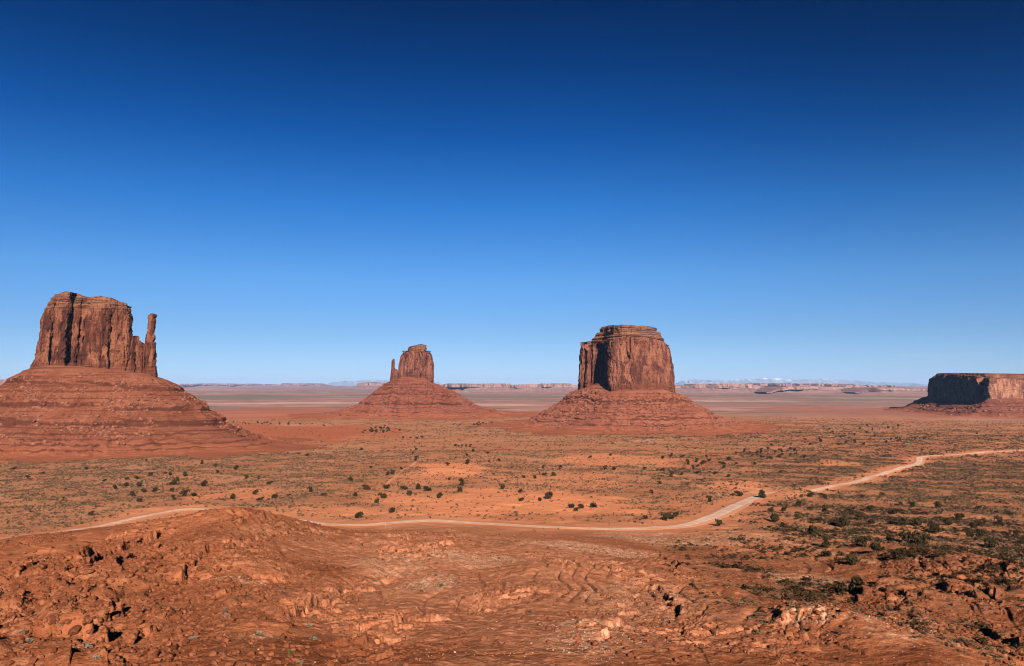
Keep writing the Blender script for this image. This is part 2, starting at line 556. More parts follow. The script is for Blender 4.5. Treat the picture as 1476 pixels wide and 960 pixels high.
def mat_ground():
    m, t = material('red_desert_soil')
    p = t.pos()
    sand, veg, pale, red, fore, far = (t.attr(k) for k in ('sand', 'veg', 'pale', 'red', 'fore', 'far'))
    n60 = t.noise(p, 1 / 70, 4, 0.6)
    n9 = t.noise(p, 1 / 11, 4, 0.62)
    n2 = t.noise(p, 1 / 2.4, 4, 0.65)
    n04 = t.noise(p, 1 / 0.5, 2, 0.6)
    # wind and wash streaks
    st = t.noise(t.scale(p, (1 / 26, 1 / 5, 1 / 5)), 1.0, 4, 0.6, dist=0.6)
    c = t.mix(t.ramp(n60, 0.3, 0.7), (0.42, 0.138, 0.060), (0.50, 0.200, 0.100))
    c = t.mix(t.mul(t.ramp(n9, 0.4, 0.75), .6), c, (0.34, 0.108, 0.048))
    n25 = t.noise(p, 1 / 24, 5, 0.62, dist=0.4)
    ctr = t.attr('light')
    fo = t.mix(t.ramp(n9, 0.3, 0.7), (0.215, 0.062, 0.025), (0.315, 0.103, 0.045))
    fo = t.mix(t.mul(t.ramp(st, 0.5, 0.72), 0.6), fo, (0.16, 0.045, 0.019))
    fo = t.mix(t.mul(t.ramp(n2, 0.5, 0.7), 0.6), fo, (0.46, 0.19, 0.10))
    fo = t.mix(t.mul(t.ramp(n60, 0.55, 0.7), 0.4), fo, (0.19, 0.055, 0.023))
    fo = t.mix(t.mul(t.ramp(n25, 0.54, 0.68), 0.5), fo, (0.50, 0.205, 0.105))
    fo = t.mix(t.mul(t.ramp(n25, 0.46, 0.34), 0.55), fo, (0.15, 0.043, 0.018))
    fo = t.mix(t.mul(ctr, t.add(.35, t.mul(t.ramp(n2, .4, .62), .6))), fo, (0.56, 0.222, 0.116))  # paler soil, with the brightening opposite the sun painted in
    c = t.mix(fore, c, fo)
    c = t.mix(t.mul(t.ramp(n04, 0.6, 0.75), 0.35), c, (0.50, 0.24, 0.13))
    c = t.mix(t.mul(t.ramp(n04, 0.42, 0.3), 0.45), c, (0.17, 0.055, 0.025))
    c = t.mix(t.mul(red, 0.85), c, (0.40, 0.105, 0.05))
    sc_ = t.mix(t.ramp(st, 0.35, 0.7), (0.76, 0.275, 0.13), (0.64, 0.215, 0.095))
    sc_ = t.mix(t.mul(fore, 0.75), sc_, (0.29, 0.090, 0.038))
    c = t.mix(t.mul(sand, 0.92), c, sc_)
    c = t.mix(t.mul(t.attr('wash'), 0.75), c, (0.66, 0.32, 0.185))
    # dry grass and low scrub too small to stand out one by one
    vs = t.ramp(t.noise(p, 1 / 2.6, 3, 0.75), 0.45, 0.58)
    vl = t.ramp(t.noise(p, 1 / 55, 4, 0.6), 0.36, 0.62)
    vc = t.mix(t.ramp(n9, 0.3, 0.7), (0.29, 0.165, 0.096), (0.42, 0.235, 0.14))
    vc = t.mix(t.attr('dark'), vc, t.mix(t.ramp(n9, 0.3, 0.7), (0.125, 0.067, 0.036), (0.22, 0.118, 0.064)))
    c = t.mix(t.math('MULTIPLY', t.mul(veg, t.add(t.mul(vs, 0.62), 0.18)), t.add(t.mul(vl, 0.7), 0.4), clamp=True), c, vc)
    # pale broken sandstone
    pf = t.mul(pale, t.ramp(t.noise(t.scale(p, (1, 1, 1)), 1 / 1.7, 4, 0.7), 0.46, 0.62))
    c = t.mix(pf, c, (0.58, 0.35, 0.22))
    # the far plain lies in long bands of red sand, grey-green brush and pale flats, greyed toward mauve as painted haze
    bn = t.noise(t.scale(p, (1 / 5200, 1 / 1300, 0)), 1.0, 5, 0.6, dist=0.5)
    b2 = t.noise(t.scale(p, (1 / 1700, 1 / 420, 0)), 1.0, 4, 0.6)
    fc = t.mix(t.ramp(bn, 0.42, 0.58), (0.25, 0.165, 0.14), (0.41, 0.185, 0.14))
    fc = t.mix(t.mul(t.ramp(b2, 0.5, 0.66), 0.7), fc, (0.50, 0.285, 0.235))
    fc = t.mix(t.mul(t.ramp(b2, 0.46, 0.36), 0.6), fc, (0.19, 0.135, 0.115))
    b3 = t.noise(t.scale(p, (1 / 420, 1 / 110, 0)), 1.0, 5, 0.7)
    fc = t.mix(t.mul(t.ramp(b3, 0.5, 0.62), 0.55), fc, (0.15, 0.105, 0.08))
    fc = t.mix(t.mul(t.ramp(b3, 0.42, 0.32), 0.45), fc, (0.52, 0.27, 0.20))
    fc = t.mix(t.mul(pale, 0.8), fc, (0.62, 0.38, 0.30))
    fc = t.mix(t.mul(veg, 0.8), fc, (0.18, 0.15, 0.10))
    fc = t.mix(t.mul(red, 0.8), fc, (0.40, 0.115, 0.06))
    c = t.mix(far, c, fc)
    t.base(c)
    bh = t.add(t.mul(n2, 1.0), t.mul(n04, 0.35))
    bump(t, bh, 0.75, 0.8)
    return m


def mat_cliff(name, base, varnish, fresh, z_cap, z_foot):
    """massive red sandstone: vertical streaks of desert varnish, bedded cap and foot"""
    m, t = material(name)
    p = t.pos()
    n1 = t.noise(t.scale(p, (1 / 9, 1 / 9, 1 / 60)), 1.0, 5, 0.65, dist=0.4)
    n2 = t.noise(t.scale(p, (1 / 2.2, 1 / 2.2, 1 / 22)), 1.0, 4, 0.65)
    nb = t.noise(p, 1 / 26, 4, 0.6)
    bed = t.noise(t.scale(p, (1 / 60, 1 / 60, 1 / 2.3)), 1.0, 4, 0.7)
    c = t.mix(t.ramp(nb, 0.38, 0.66), base, fresh)
    n0 = t.noise(t.scale(p, (1 / 19, 1 / 19, 1 / 75)), 1.0, 4, 0.6, dist=0.8)
    tn = t.add(t.mul(t.attr('tone'), 0.55), t.mul(n0, 0.9))
    c = t.mix(t.mul(t.ramp(tn, 0.74, 0.86), 0.85), c, varnish)
    c = t.mix(t.mul(t.ramp(tn, 0.62, 0.5), 0.75), c, fresh)
    c = t.mix(t.mul(t.ramp(n1, 0.52, 0.60), 0.7), c, varnish)
    c = t.mix(t.mul(t.ramp(n2, 0.55, 0.72), 0.55), c, varnish)
    c = t.mix(t.mul(t.ramp(n2, 0.42, 0.3), 0.45), c, fresh)
    c = t.mix(t.mul(t.ramp(bed, 0.52, 0.66), 0.35), c, varnish)
    sp = t.new('ShaderNodeSeparateXYZ')
    t.put(sp.inputs[0], p)
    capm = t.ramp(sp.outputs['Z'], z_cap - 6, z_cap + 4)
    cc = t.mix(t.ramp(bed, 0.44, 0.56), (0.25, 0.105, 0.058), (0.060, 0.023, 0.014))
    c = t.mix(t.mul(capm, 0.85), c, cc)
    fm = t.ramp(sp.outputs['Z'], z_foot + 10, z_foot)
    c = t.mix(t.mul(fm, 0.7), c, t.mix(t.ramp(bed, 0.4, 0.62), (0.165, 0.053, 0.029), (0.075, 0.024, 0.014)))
    t.base(c)
    bump(t, t.add(t.mul(n2, 1.0), t.mul(bed, 0.7)), 0.7, 1.6)
    return m


def mat_talus(name, a, b_, pale):
    m, t = material(name)
    p = t.pos()
    n1 = t.noise(p, 1 / 34, 4, 0.6)
    n2 = t.noise(p, 1 / 5, 4, 0.7)
    n3 = t.noise(p, 1 / 1.6, 3, 0.7)
    bed = t.noise(t.scale(p, (1 / 190, 1 / 190, 1 / 2.6)), 1.0, 4, 0.7)
    c = t.mix(t.ramp(n1, 0.35, 0.65), a, b_)
    c = t.mix(t.mul(t.ramp(bed, 0.52, 0.6), 0.75), c, (a[0] * 0.5, a[1] * 0.45, a[2] * 0.45))
    c = t.mix(t.mul(t.ramp(n2, 0.55, 0.7), 0.4), c, pale)
    c = t.mix(t.mul(t.ramp(n3, 0.56, 0.72), 0.5), c, pale)
    c = t.mix(t.mul(t.ramp(n3, 0.42, 0.28), 0.6), c, (a[0] * 0.45, a[1] * 0.42, a[2] * 0.42))
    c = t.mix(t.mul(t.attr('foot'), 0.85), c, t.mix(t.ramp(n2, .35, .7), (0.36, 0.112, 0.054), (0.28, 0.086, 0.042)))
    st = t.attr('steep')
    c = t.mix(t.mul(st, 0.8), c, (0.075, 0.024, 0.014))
    t.base(c)
    bump(t, t.add(n2, t.mul(n3, 0.6)), 0.9, 2.4)
    return m


def mat_rock(name, a, b_, c_):
    m, t = material(name)
    p = t.pos()
    tone = t.attr('tone')
    inf = t.new('ShaderNodeObjectInfo').outputs['Random']
    k = t.math('FRACT', t.add(tone, inf))
    n = t.noise(p, 1.3, 4, 0.65)
    c = t.mix(k, a, b_)
    c = t.mix(t.mul(t.ramp(n, 0.5, 0.7), 0.6), c, c_)
    t.base(c)
    bump(t, n, 0.6, 0.25)
    return m


def mat_plain(name, cols, scale=0.8, rough=0.95):
    m, t = material(name)
    p = t.pos()
    tone = t.attr('tone')
    inf = t.new('ShaderNodeObjectInfo').outputs['Random']
    k = t.math('FRACT', t.add(tone, inf))
    c = t.mix(k, cols[0], cols[1])
    c = t.mix(t.mul(t.ramp(t.noise(p, scale, 3, 0.6), 0.45, 0.65), 0.6), c, cols[2])
    t.base(c)
    t.b.inputs['Roughness'].default_value = rough
    return m


M_GROUND = mat_ground()
M_ROCK = mat_rock('rust_sandstone', (0.25, 0.078, 0.035), (0.11, 0.034, 0.016), (0.34, 0.125, 0.063))
M_RUBBLE = mat_rock('talus_sandstone', (0.30, 0.12, 0.07), (0.14, 0.047, 0.027), (0.22, 0.08, 0.046))
M_PALE = mat_rock('pale_sandstone', (0.52, 0.31, 0.195), (0.38, 0.19, 0.11), (0.44, 0.25, 0.155))
M_JUNIPER = mat_plain('juniper_foliage', ((0.038, 0.026, 0.011), (0.066, 0.043, 0.019), (0.024, 0.017, 0.008)))
M_TRUNK = mat_plain('juniper_bark', ((0.12, 0.08, 0.055), (0.16, 0.11, 0.08), (0.08, 0.055, 0.04)))
M_SCRUB = mat_plain('desert_scrub', ((0.095, 0.055, 0.029), (0.215, 0.125, 0.070), (0.055, 0.033, 0.018)))
M_SAGE = mat_plain('grey_sage', ((0.28, 0.22, 0.15), (0.18, 0.145, 0.105), (0.36, 0.29, 0.21)))
M_GREEN = mat_plain('green_shrub', ((0.075, 0.09, 0.03), (0.10, 0.11, 0.04), (0.05, 0.06, 0.02)))

# ------------------------------------------------------------------ ground sheet
fu = np.arctan(np.linspace(-0.80, 0.80, 1560))
co = np.linspace(fu[-1], 2 * np.pi + fu[0], 130)[1:-1]
AZ = np.concatenate([fu, co])
RR = np.concatenate([[1.5, 3, 4.5, 6, 7.5, 9, 11, 13, 16], np.exp(np.arange(math.log(19), math.log(80), 0.03)), np.exp(np.arange(math.log(80), math.log(640), 0.0027)),
                     np.exp(np.arange(math.log(640), math.log(3500), 0.0065)), np.exp(np.arange(math.log(3500), math.log(60500), 0.022))])
gx = RR[:, None] * np.sin(AZ)[None]
gy = RR[:, None] * np.cos(AZ)[None]
gz, grd, glm = H(gx.ravel(), gy.ravel(), True)
gxf, gyf = gx.ravel(), gy.ravel()
gr = np.hypot(gxf, gyf)

ZONES = {
    'sand': [(250, 762, 110, 14, .9), (330, 830, 90, 12, .8), (250, 880, 50, 9, .7), (420, 880, 70, 14, .6), (40, 800, 60, 9, .7), (230, 800, 40, 8, .5), (720, 728, 210, 24, 1), (650, 678, 55, 12, 1), (820, 735, 90, 14, .9), (885, 664, 90, 9, .7), (1060, 699, 40, 7, 1), (330, 716, 70, 10, .8), (1180, 790, 90, 25, .5), (800, 692, 120, 12, .6),
             (600, 690, 60, 10, .5), (470, 735, 60, 10, .6), (330, 865, 60, 12, .7), (340, 835, 60, 9, .5), (560, 905, 60, 20, .5), (370, 920, 60, 18, .6), (1240, 920, 55, 28, .9), (200, 745, 90, 8, .7),
             (1330, 840, 60, 14, .5), (30, 790, 70, 10, .5), (180, 925, 60, 12, .5), (1000, 725, 60, 10, .5), (1280, 770, 90, 12, .4), (1210, 668, 30, 4, .8), (1085, 790, 60, 8, .5)],
    'red': [(450, 624, 120, 13, 1), (420, 596, 150, 9, .9), (600, 598, 130, 7, 1), (900, 612, 130, 7, .7), (350, 618, 60, 10, .8), (1230, 592, 170, 5, .6), (620, 675, 70, 12, .3), (960, 665, 120, 8, .4), (1440, 601, 90, 4, .7)],
    'veg': [(1280, 650, 260, 38, 1), (1000, 640, 190, 12, .9), (880, 628, 190, 11, 1), (700, 620, 120, 9, .9), (140, 695, 190, 36, .9), (420, 690, 140, 26, .8), (1400, 705, 140, 44, .9), (990, 690, 80, 14, .9),
            (880, 700, 120, 16, .6), (1300, 770, 200, 46, .5), (60, 665, 160, 12, .9), (400, 655, 180, 10, .8), (330, 573, 120, 4, 1), (720, 572, 100, 1.6, .9), (600, 612, 200, 5, .7), (1200, 620, 250, 12, 1),
            (1130, 571, 190, 3, .5), (560, 700, 60, 20, .6), (700, 655, 130, 10, .5), (1050, 735, 60, 18, .5)],
    'light': [(700, 850, 330, 80, .8), (900, 900, 250, 60, .6), (470, 800, 120, 25, .5)],  # near soil made brighter around the antisolar point
    'dark': [(1330, 690, 210, 45, 1), (1330, 770, 190, 45, .9), (1380, 640, 250, 16, .8), (1080, 655, 110, 10, .6), (1000, 688, 60, 12, .6), (1200, 632, 300, 10, .7), (1130, 850, 90, 18, .6), (1380, 840, 110, 40, .7), (1050, 830, 90, 14, .5), (1180, 735, 80, 18, .5)],
    'pale': [(980, 776, 120, 9, .8), (625, 842, 50, 14, 1), (690, 810, 60, 9, .7), (840, 792, 80, 7, .8), (860, 925, 60, 25, .6), (560, 820, 60, 15, .5), (1180, 890, 50, 12, .8), (1290, 905, 60, 18, .7), (1160, 838, 60, 12, .6), (930, 870, 90, 25, .35),
             (480, 612, 90, 1.6, .9), (400, 581, 190, 1.6, .8), (700, 583, 110, 2.0, .7), (1050, 578, 90, .8, .8), (1300, 574, 120, .7, .6), (340, 838, 40, 5, .7), (370, 925, 40, 6, .6), (30, 820, 60, 5, .4), (1250, 632, 40, 2, .4),
             (320, 600, 100, 1.5, .5), (640, 608, 90, 1.2, .5), (1010, 780, 50, 6, .6), (440, 557, 90, .5, .8), (300, 561, 60, .6, .7), (650, 563, 60, .5, .5)],
}
fr = sstep(3500, 1500, gr)
warp1 = fbm(gxf / 60, gyf / 60, 4, 201)
warp2 = fbm(gxf / 700, gyf / 700, 4, 207)
wn = warp1 * fr + warp2 * (1 - fr)
att = {}
for key, zs in ZONES.items():
    a = np.zeros(gxf.shape)
    for (px, py, rx, ry, s) in zs:
        c = ground_at(px, py)
        n = ground_at(px, min(py + ry, 958))
        f_ = ground_at(px, py - ry) if py - ry > 556 else c * 1.4
        rad = max(np.hypot(*(f_ - n)) / 2, 3.0)
        lat = rx * np.hypot(*c) / F
        cd = (n + f_) / 2 if np.hypot(*(f_ - n)) > 0 else c
        ur = cd / np.hypot(*cd)
        dx, dy = gxf - cd[0], gyf - cd[1]
        along = (dx * ur[0] + dy * ur[1]) / rad
        across = (dx * ur[1] - dy * ur[0]) / lat
        q = np.sqrt(along ** 2 + across ** 2)
        near_ = q < 3
        val = np.zeros(gxf.shape)
        val[near_] = s * sstep(1.25, 0.7, q[near_] + 0.45 * wn[near_])
        a = np.maximum(a, val)
    att[key] = a
att['veg'] = np.maximum(att['veg'], att['dark'])
att['veg'] = np.maximum(att['veg'], 0.6 * sstep(470, 560, gr) * sstep(3000, 2200, gr)) * (1 - 0.9 * att['sand']) * (1 - att['red'] * 0.8) * sstep(10, 26, grd)
shoulder = sstep(34, 8, grd + 9 * gn(gxf / 14, gyf / 14, 301))
att['pale'] = np.maximum(att['pale'], 0.25 * shoulder)
att['sand'] = np.maximum(att['sand'], 0.6 * shoulder)
for pts, wd, st_ in [([(985, 770), (1060, 768), (1130, 780), (1200, 800), (1255, 812)], 2.2, .8), ([(840, 641), (930, 635), (1000, 632.5), (1045, 631)], 4, .8), ([(1180, 628), (1260, 634), (1330, 641), (1400, 637), (1476, 640)], 4, .7),
                      ([(420, 613), (500, 611), (560, 612.5)], 6, .9), ([(601, 665), (585, 676), (568, 690), (556, 704)], 2.0, .8), ([(1000, 699), (1050, 702), (1095, 706)], 3.5, .7), ([(0, 745), (60, 735), (110, 728), (150, 722)], 3, .6), ([(880, 668), (940, 676), (990, 694), (1040, 716)], 2, .6)]:
    line = catmull(np.array([ground_at(a, b, 60 if b > 780 else 420) for a, b in pts]), 5)
    q = (gr > 200) & (gr < 2400)
    dd_ = poly_dist(gxf[q] + 2.5 * gn(gxf[q] / 9, gyf[q] / 9, 411), gyf[q] + 2.5 * gn(gxf[q] / 9, gyf[q] / 9, 413), line)
    mk = st_ * sstep(wd, wd * .4, dd_)
    att['sand'][q] = np.maximum(att['sand'][q], mk)
    att['wash'] = att.get('wash', np.zeros(gxf.shape))
    att['wash'][q] = np.maximum(att['wash'][q], mk)
    att['veg'][q] *= 1 - mk
    att['dark'][q] *= 1 - mk
att['fore'] = sstep(480, 330, gr + 50 * warp1)
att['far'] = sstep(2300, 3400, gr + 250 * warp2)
cv_ = np.array([[0, 0, CAMZ - 1.8]])
Vg = np.concatenate([np.stack([gxf, gyf, gz], -1), cv_])
nC = len(AZ)
Fg = grid_faces(len(RR), nC, True)
fan = np.stack([np.full(nC, len(Vg) - 1), (np.arange(nC) + 1) % nC, np.arange(nC)], -1)
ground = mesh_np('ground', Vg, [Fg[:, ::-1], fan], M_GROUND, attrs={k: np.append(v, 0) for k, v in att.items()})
tag(ground, kind='structure', label='rust red desert floor with sand, ledges and scrub flats')


def att_at(key, x, y):
    """nearest ground-sheet value of one of the masks"""
    r = np.hypot(x, y)
    a = np.arctan2(x, y)
    i = np.clip(np.searchsorted(RR, r), 0, len(RR) - 1)
    j = np.clip(np.searchsorted(fu, a), 0, len(fu) - 1)
    return att[key][i * nC + j]


# ------------------------------------------------------------------ road
def build_road():
    m, t = material('packed_gravel')
    p = t.pos()
    u = t.attr('across')
    n = t.noise(p, 1 / 7, 4, 0.6)
    n2 = t.noise(p, 1 / 1.2, 3, 0.6)
    c = t.mix(t.ramp(n, 0.35, 0.65), (0.72, 0.455, 0.335), (0.58, 0.345, 0.245))
    track = t.math('ABSOLUTE', t.math('SUBTRACT', t.math('ABSOLUTE', u), 0.42))
    c = t.mix(t.mul(t.ramp(track, 0.16, 0.02), 0.6), c, (0.84, 0.62, 0.49))
    edge = t.ramp(t.add(t.math('ABSOLUTE', u), t.mul(t.add(n2, n), 0.8)), 1.05, 1.6)
    c = t.mix(t.mul(edge, 0.95), c, (0.56, 0.23, 0.12))
    t.base(c)
    bump(t, n2, 0.4, 0.2)
    path = catmull(ROAD, 3)
    tg = np.gradient(path, axis=0)
    tg /= np.linalg.norm(tg, axis=1)[:, None] + 1e-9
    nr = np.stack([tg[:, 1], -tg[:, 0]], -1)
    s = np.cumsum(np.append(0, np.linalg.norm(np.diff(path, axis=0), axis=1)))
    us = np.linspace(-1, 1, 11)
    dist = np.hypot(path[:, 0], path[:, 1])
    half = 5.4 + 0.9 * gn(s / 30, s * 0, 401) + 0.0015 * (dist - 500) + 2.6 * np.exp(-((path[:, 0] - 165) / 60) ** 2) * (path[:, 0] > 0)
    P_ = path[:, None, :] + nr[:, None, :] * (us[None, :, None] * (half[:, None, None] + 1.5 * gn(s / 6, s * 0 + 3.3, 405)[:, None, None] * np.abs(us)[None, :, None]))
    z = H(P_[..., 0].ravel(), P_[..., 1].ravel()).reshape(P_.shape[:2]) + 0.32 + 0.12 * (1 - us ** 2)[None] - 0.35 * (np.abs(us) > .95)[None]
    V = np.concatenate([P_, z[..., None]], -1).reshape(-1, 3)
    ob = mesh_np('road', V, [grid_faces(len(path), 11)[:, ::-1]], m, attrs={'across': np.broadcast_to(us, P_.shape[:2]).ravel()})
    tag(ob, kind='structure', label='pale unpaved road winding across the valley floor')


build_road()


# ------------------------------------------------------------------ buttes
def resample(ctrl, n):
    c = np.array(ctrl, float)
    return c


def ring_pair(bot, top, Y0, n):
    """two matching closed plan outlines sampled n times (control points in photo column, metres behind Y0)"""
    b = np.array(bot, float)
    t_ = np.array(top, float)
    def plan(c):
        Y = Y0 + c[:, 1]
        return np.stack([(c[:, 0] - 738) / F * Y, Y], -1)
    B, T = plan(b), plan(t_)
    seg = np.linalg.norm(np.roll(B, -1, 0) - B, axis=1) + 0.3
    cum = np.append(0, np.cumsum(seg))
    s = np.linspace(0, cum[-1], n, endpoint=False)
    i = np.searchsorted(cum, s, 'right') - 1
    f = ((s - cum[i]) / seg[i])[:, None]
    nb = len(B)
    r1 = B[i] * (1 - f) + B[(i + 1) % nb] * f
    r2 = T[i] * (1 - f) + T[(i + 1) % nb] * f
    return r1, r2, s, cum[-1]


def smooth_ring(r, k, sig):
    w_ = np.exp(-(np.arange(-k, k + 1) / sig) ** 2)
    w_ /= w_.sum()
    o = 0
    for j, ww in zip(range(-k, k + 1), w_):
        o = o + ww * np.roll(r, j, 0)
    return o


def cliff(name, mat, parent, Y0, bot, top, base_row, top_row, n=900, nt=240, cols=((34, 5.0), (15, 3.2), (6, 1.5), (2.6, .6)), cracks=((26, 5.0, .07), (11, 2.2, .08)), bed=0.8, bedl=3.0,
          prof=((0, 0), (1, 0)), sink=14.0, tpow=1.0, seed=0, smooth_m=1.5, captop=1.5, foot=2.0, front_lim=40.0, slab=1.0):
    r1, r2, s, L = ring_pair(bot, top, Y0, n)
    k = max(1, int(round(smooth_m / (L / n) * 2)))
    r1, r2 = smooth_ring(r1, k, k / 2 + .3), smooth_ring(r2, k, k / 2 + .3)
    br, tr = np.array(base_row, float), np.array(top_row, float)

    def row_z(ring, rows):
        px = 738 + F * ring[:, 0] / ring[:, 1]
        return zrow(np.interp(px, rows[:, 0], rows[:, 1]), np.minimum(ring[:, 1], Y0 + front_lim))
    zb = row_z(r1, br) - sink
    zt = row_z(r2, tr)
    t = np.linspace(0, 1, nt) ** 0.98
    z = zb[None] + (zt - zb)[None] * t[:, None]
    ring = r1[None] + (r2 - r1)[None] * (t ** tpow)[:, None, None]
    tgn = np.roll(ring, -1, 1) - np.roll(ring, 1, 1)
    tgn = smooth_ring(tgn.transpose(1, 0, 2), 3, 2).transpose(1, 0, 2)
    nrm = np.stack([tgn[..., 1], -tgn[..., 0]], -1)
    nrm /= np.linalg.norm(nrm, axis=-1)[..., None] + 1e-9
    area = 0.5 * np.sum(r1[:, 0] * np.roll(r1[:, 1], -1) - np.roll(r1[:, 0], -1) * r1[:, 1])
    if area < 0:
        nrm = -nrm
    Ls = np.broadcast_to(s[None], z.shape)
    wl = Ls + 3.0 * gn(Ls / 30, z / 45, seed + 1) + 1.0 * gn(Ls / 7, z / 14, seed + 2)
    D = np.zeros(z.shape)
    for i, (lam, A) in enumerate(cols):
        nz = np.abs(gn(wl / lam, z / (lam * 6), seed + 10 + i))
        D += A * (np.minimum(nz, .45) ** 0.7 - 0.35)
    for i, (lam, A, wd) in enumerate(cracks):
        nz = np.abs(gn(wl / lam, z / (lam * 9), seed + 30 + i))
        gate = sstep(-0.25, 0.2, gn(wl / lam / 2, z / (lam * 4), seed + 40 + i))
        D -= A * gate * sstep(wd, 0.0, nz)
    # joint-bounded slabs, each standing a little proud of or behind the next
    v1, e1 = worley(wl / 13.0, z / 52.0 + 3, seed % 11)
    v2, e2 = worley(wl / 5.0, z / 17.0 + 9, seed % 7 + 20)
    D += 3.4 * slab * (v1 - .5) * sstep(0, .1, e1) - 1.6 * slab * sstep(.08, 0, e1) + 1.3 * slab * (v2 - .5) - .6 * slab * sstep(.1, 0, e2)
    tone = .65 * v1 + .35 * v2
    # spalled slabs: flat plates with a sharp upper edge
    for i, (lam, A) in enumerate(((14, 1.6), (6, .7))):
        c1 = gn(wl / lam, z / (lam * 1.7), seed + 50 + i)
        D += A * (sstep(-.05, .05, c1) - .5)
    D += bed * (gn(z / bedl, Ls / 70, seed + 60) + .6 * gn(z / bedl * 2.4, Ls / 40, seed + 61)) * (0.35 + sstep(.8, .97, t)[:, None] + foot * sstep(.22, .06, t)[:, None])
    D += .5 * fbm(Ls / 4, z / 4, 3, seed + 70)
    pr = np.array(prof, float)
    inset = np.interp(np.clip(t[:, None] + 0.02 * gn(Ls / 25, z * 0, seed + 80), 0, 1), pr[:, 0], pr[:, 1])
    D -= inset
    xy = ring + nrm * D[..., None]
    V = [np.concatenate([xy, z[..., None]], -1).reshape(-1, 3)]
    faces = [grid_faces(nt, n, True)]
    last = xy[-1]
    cen = last.mean(0)
    base = (nt - 1) * n
    off = nt * n
    prev = base
    for q in (0.93, 0.8, 0.6, 0.4, 0.2, 0.06):
        rr = cen + (last - cen) * q
        zz = zt * q + zt.mean() * (1 - q) + captop * (1 - q) * .6 + .9 * fbm(rr[:, 0] / 8, rr[:, 1] / 8, 3, seed + 90)
        V.append(np.concatenate([rr, zz[:, None]], -1))
        a = prev + np.arange(n)
        b = prev + (np.arange(n) + 1) % n
        c = off + (np.arange(n) + 1) % n
        d = off + np.arange(n)
        faces.append(np.stack([a, b, c, d], -1))
        prev = off
        off += n
    V = np.concatenate(V)
    loc = np.array(parent.location)
    fs = np.concatenate(faces)
    if area < 0:
        fs = fs[:, ::-1]
    ob = mesh_np(name, V - loc, [fs], mat, parent, smooth=True, attrs={'tone': np.concatenate([tone.ravel(), np.full(len(V) - tone.size, .5)])})
    return ob


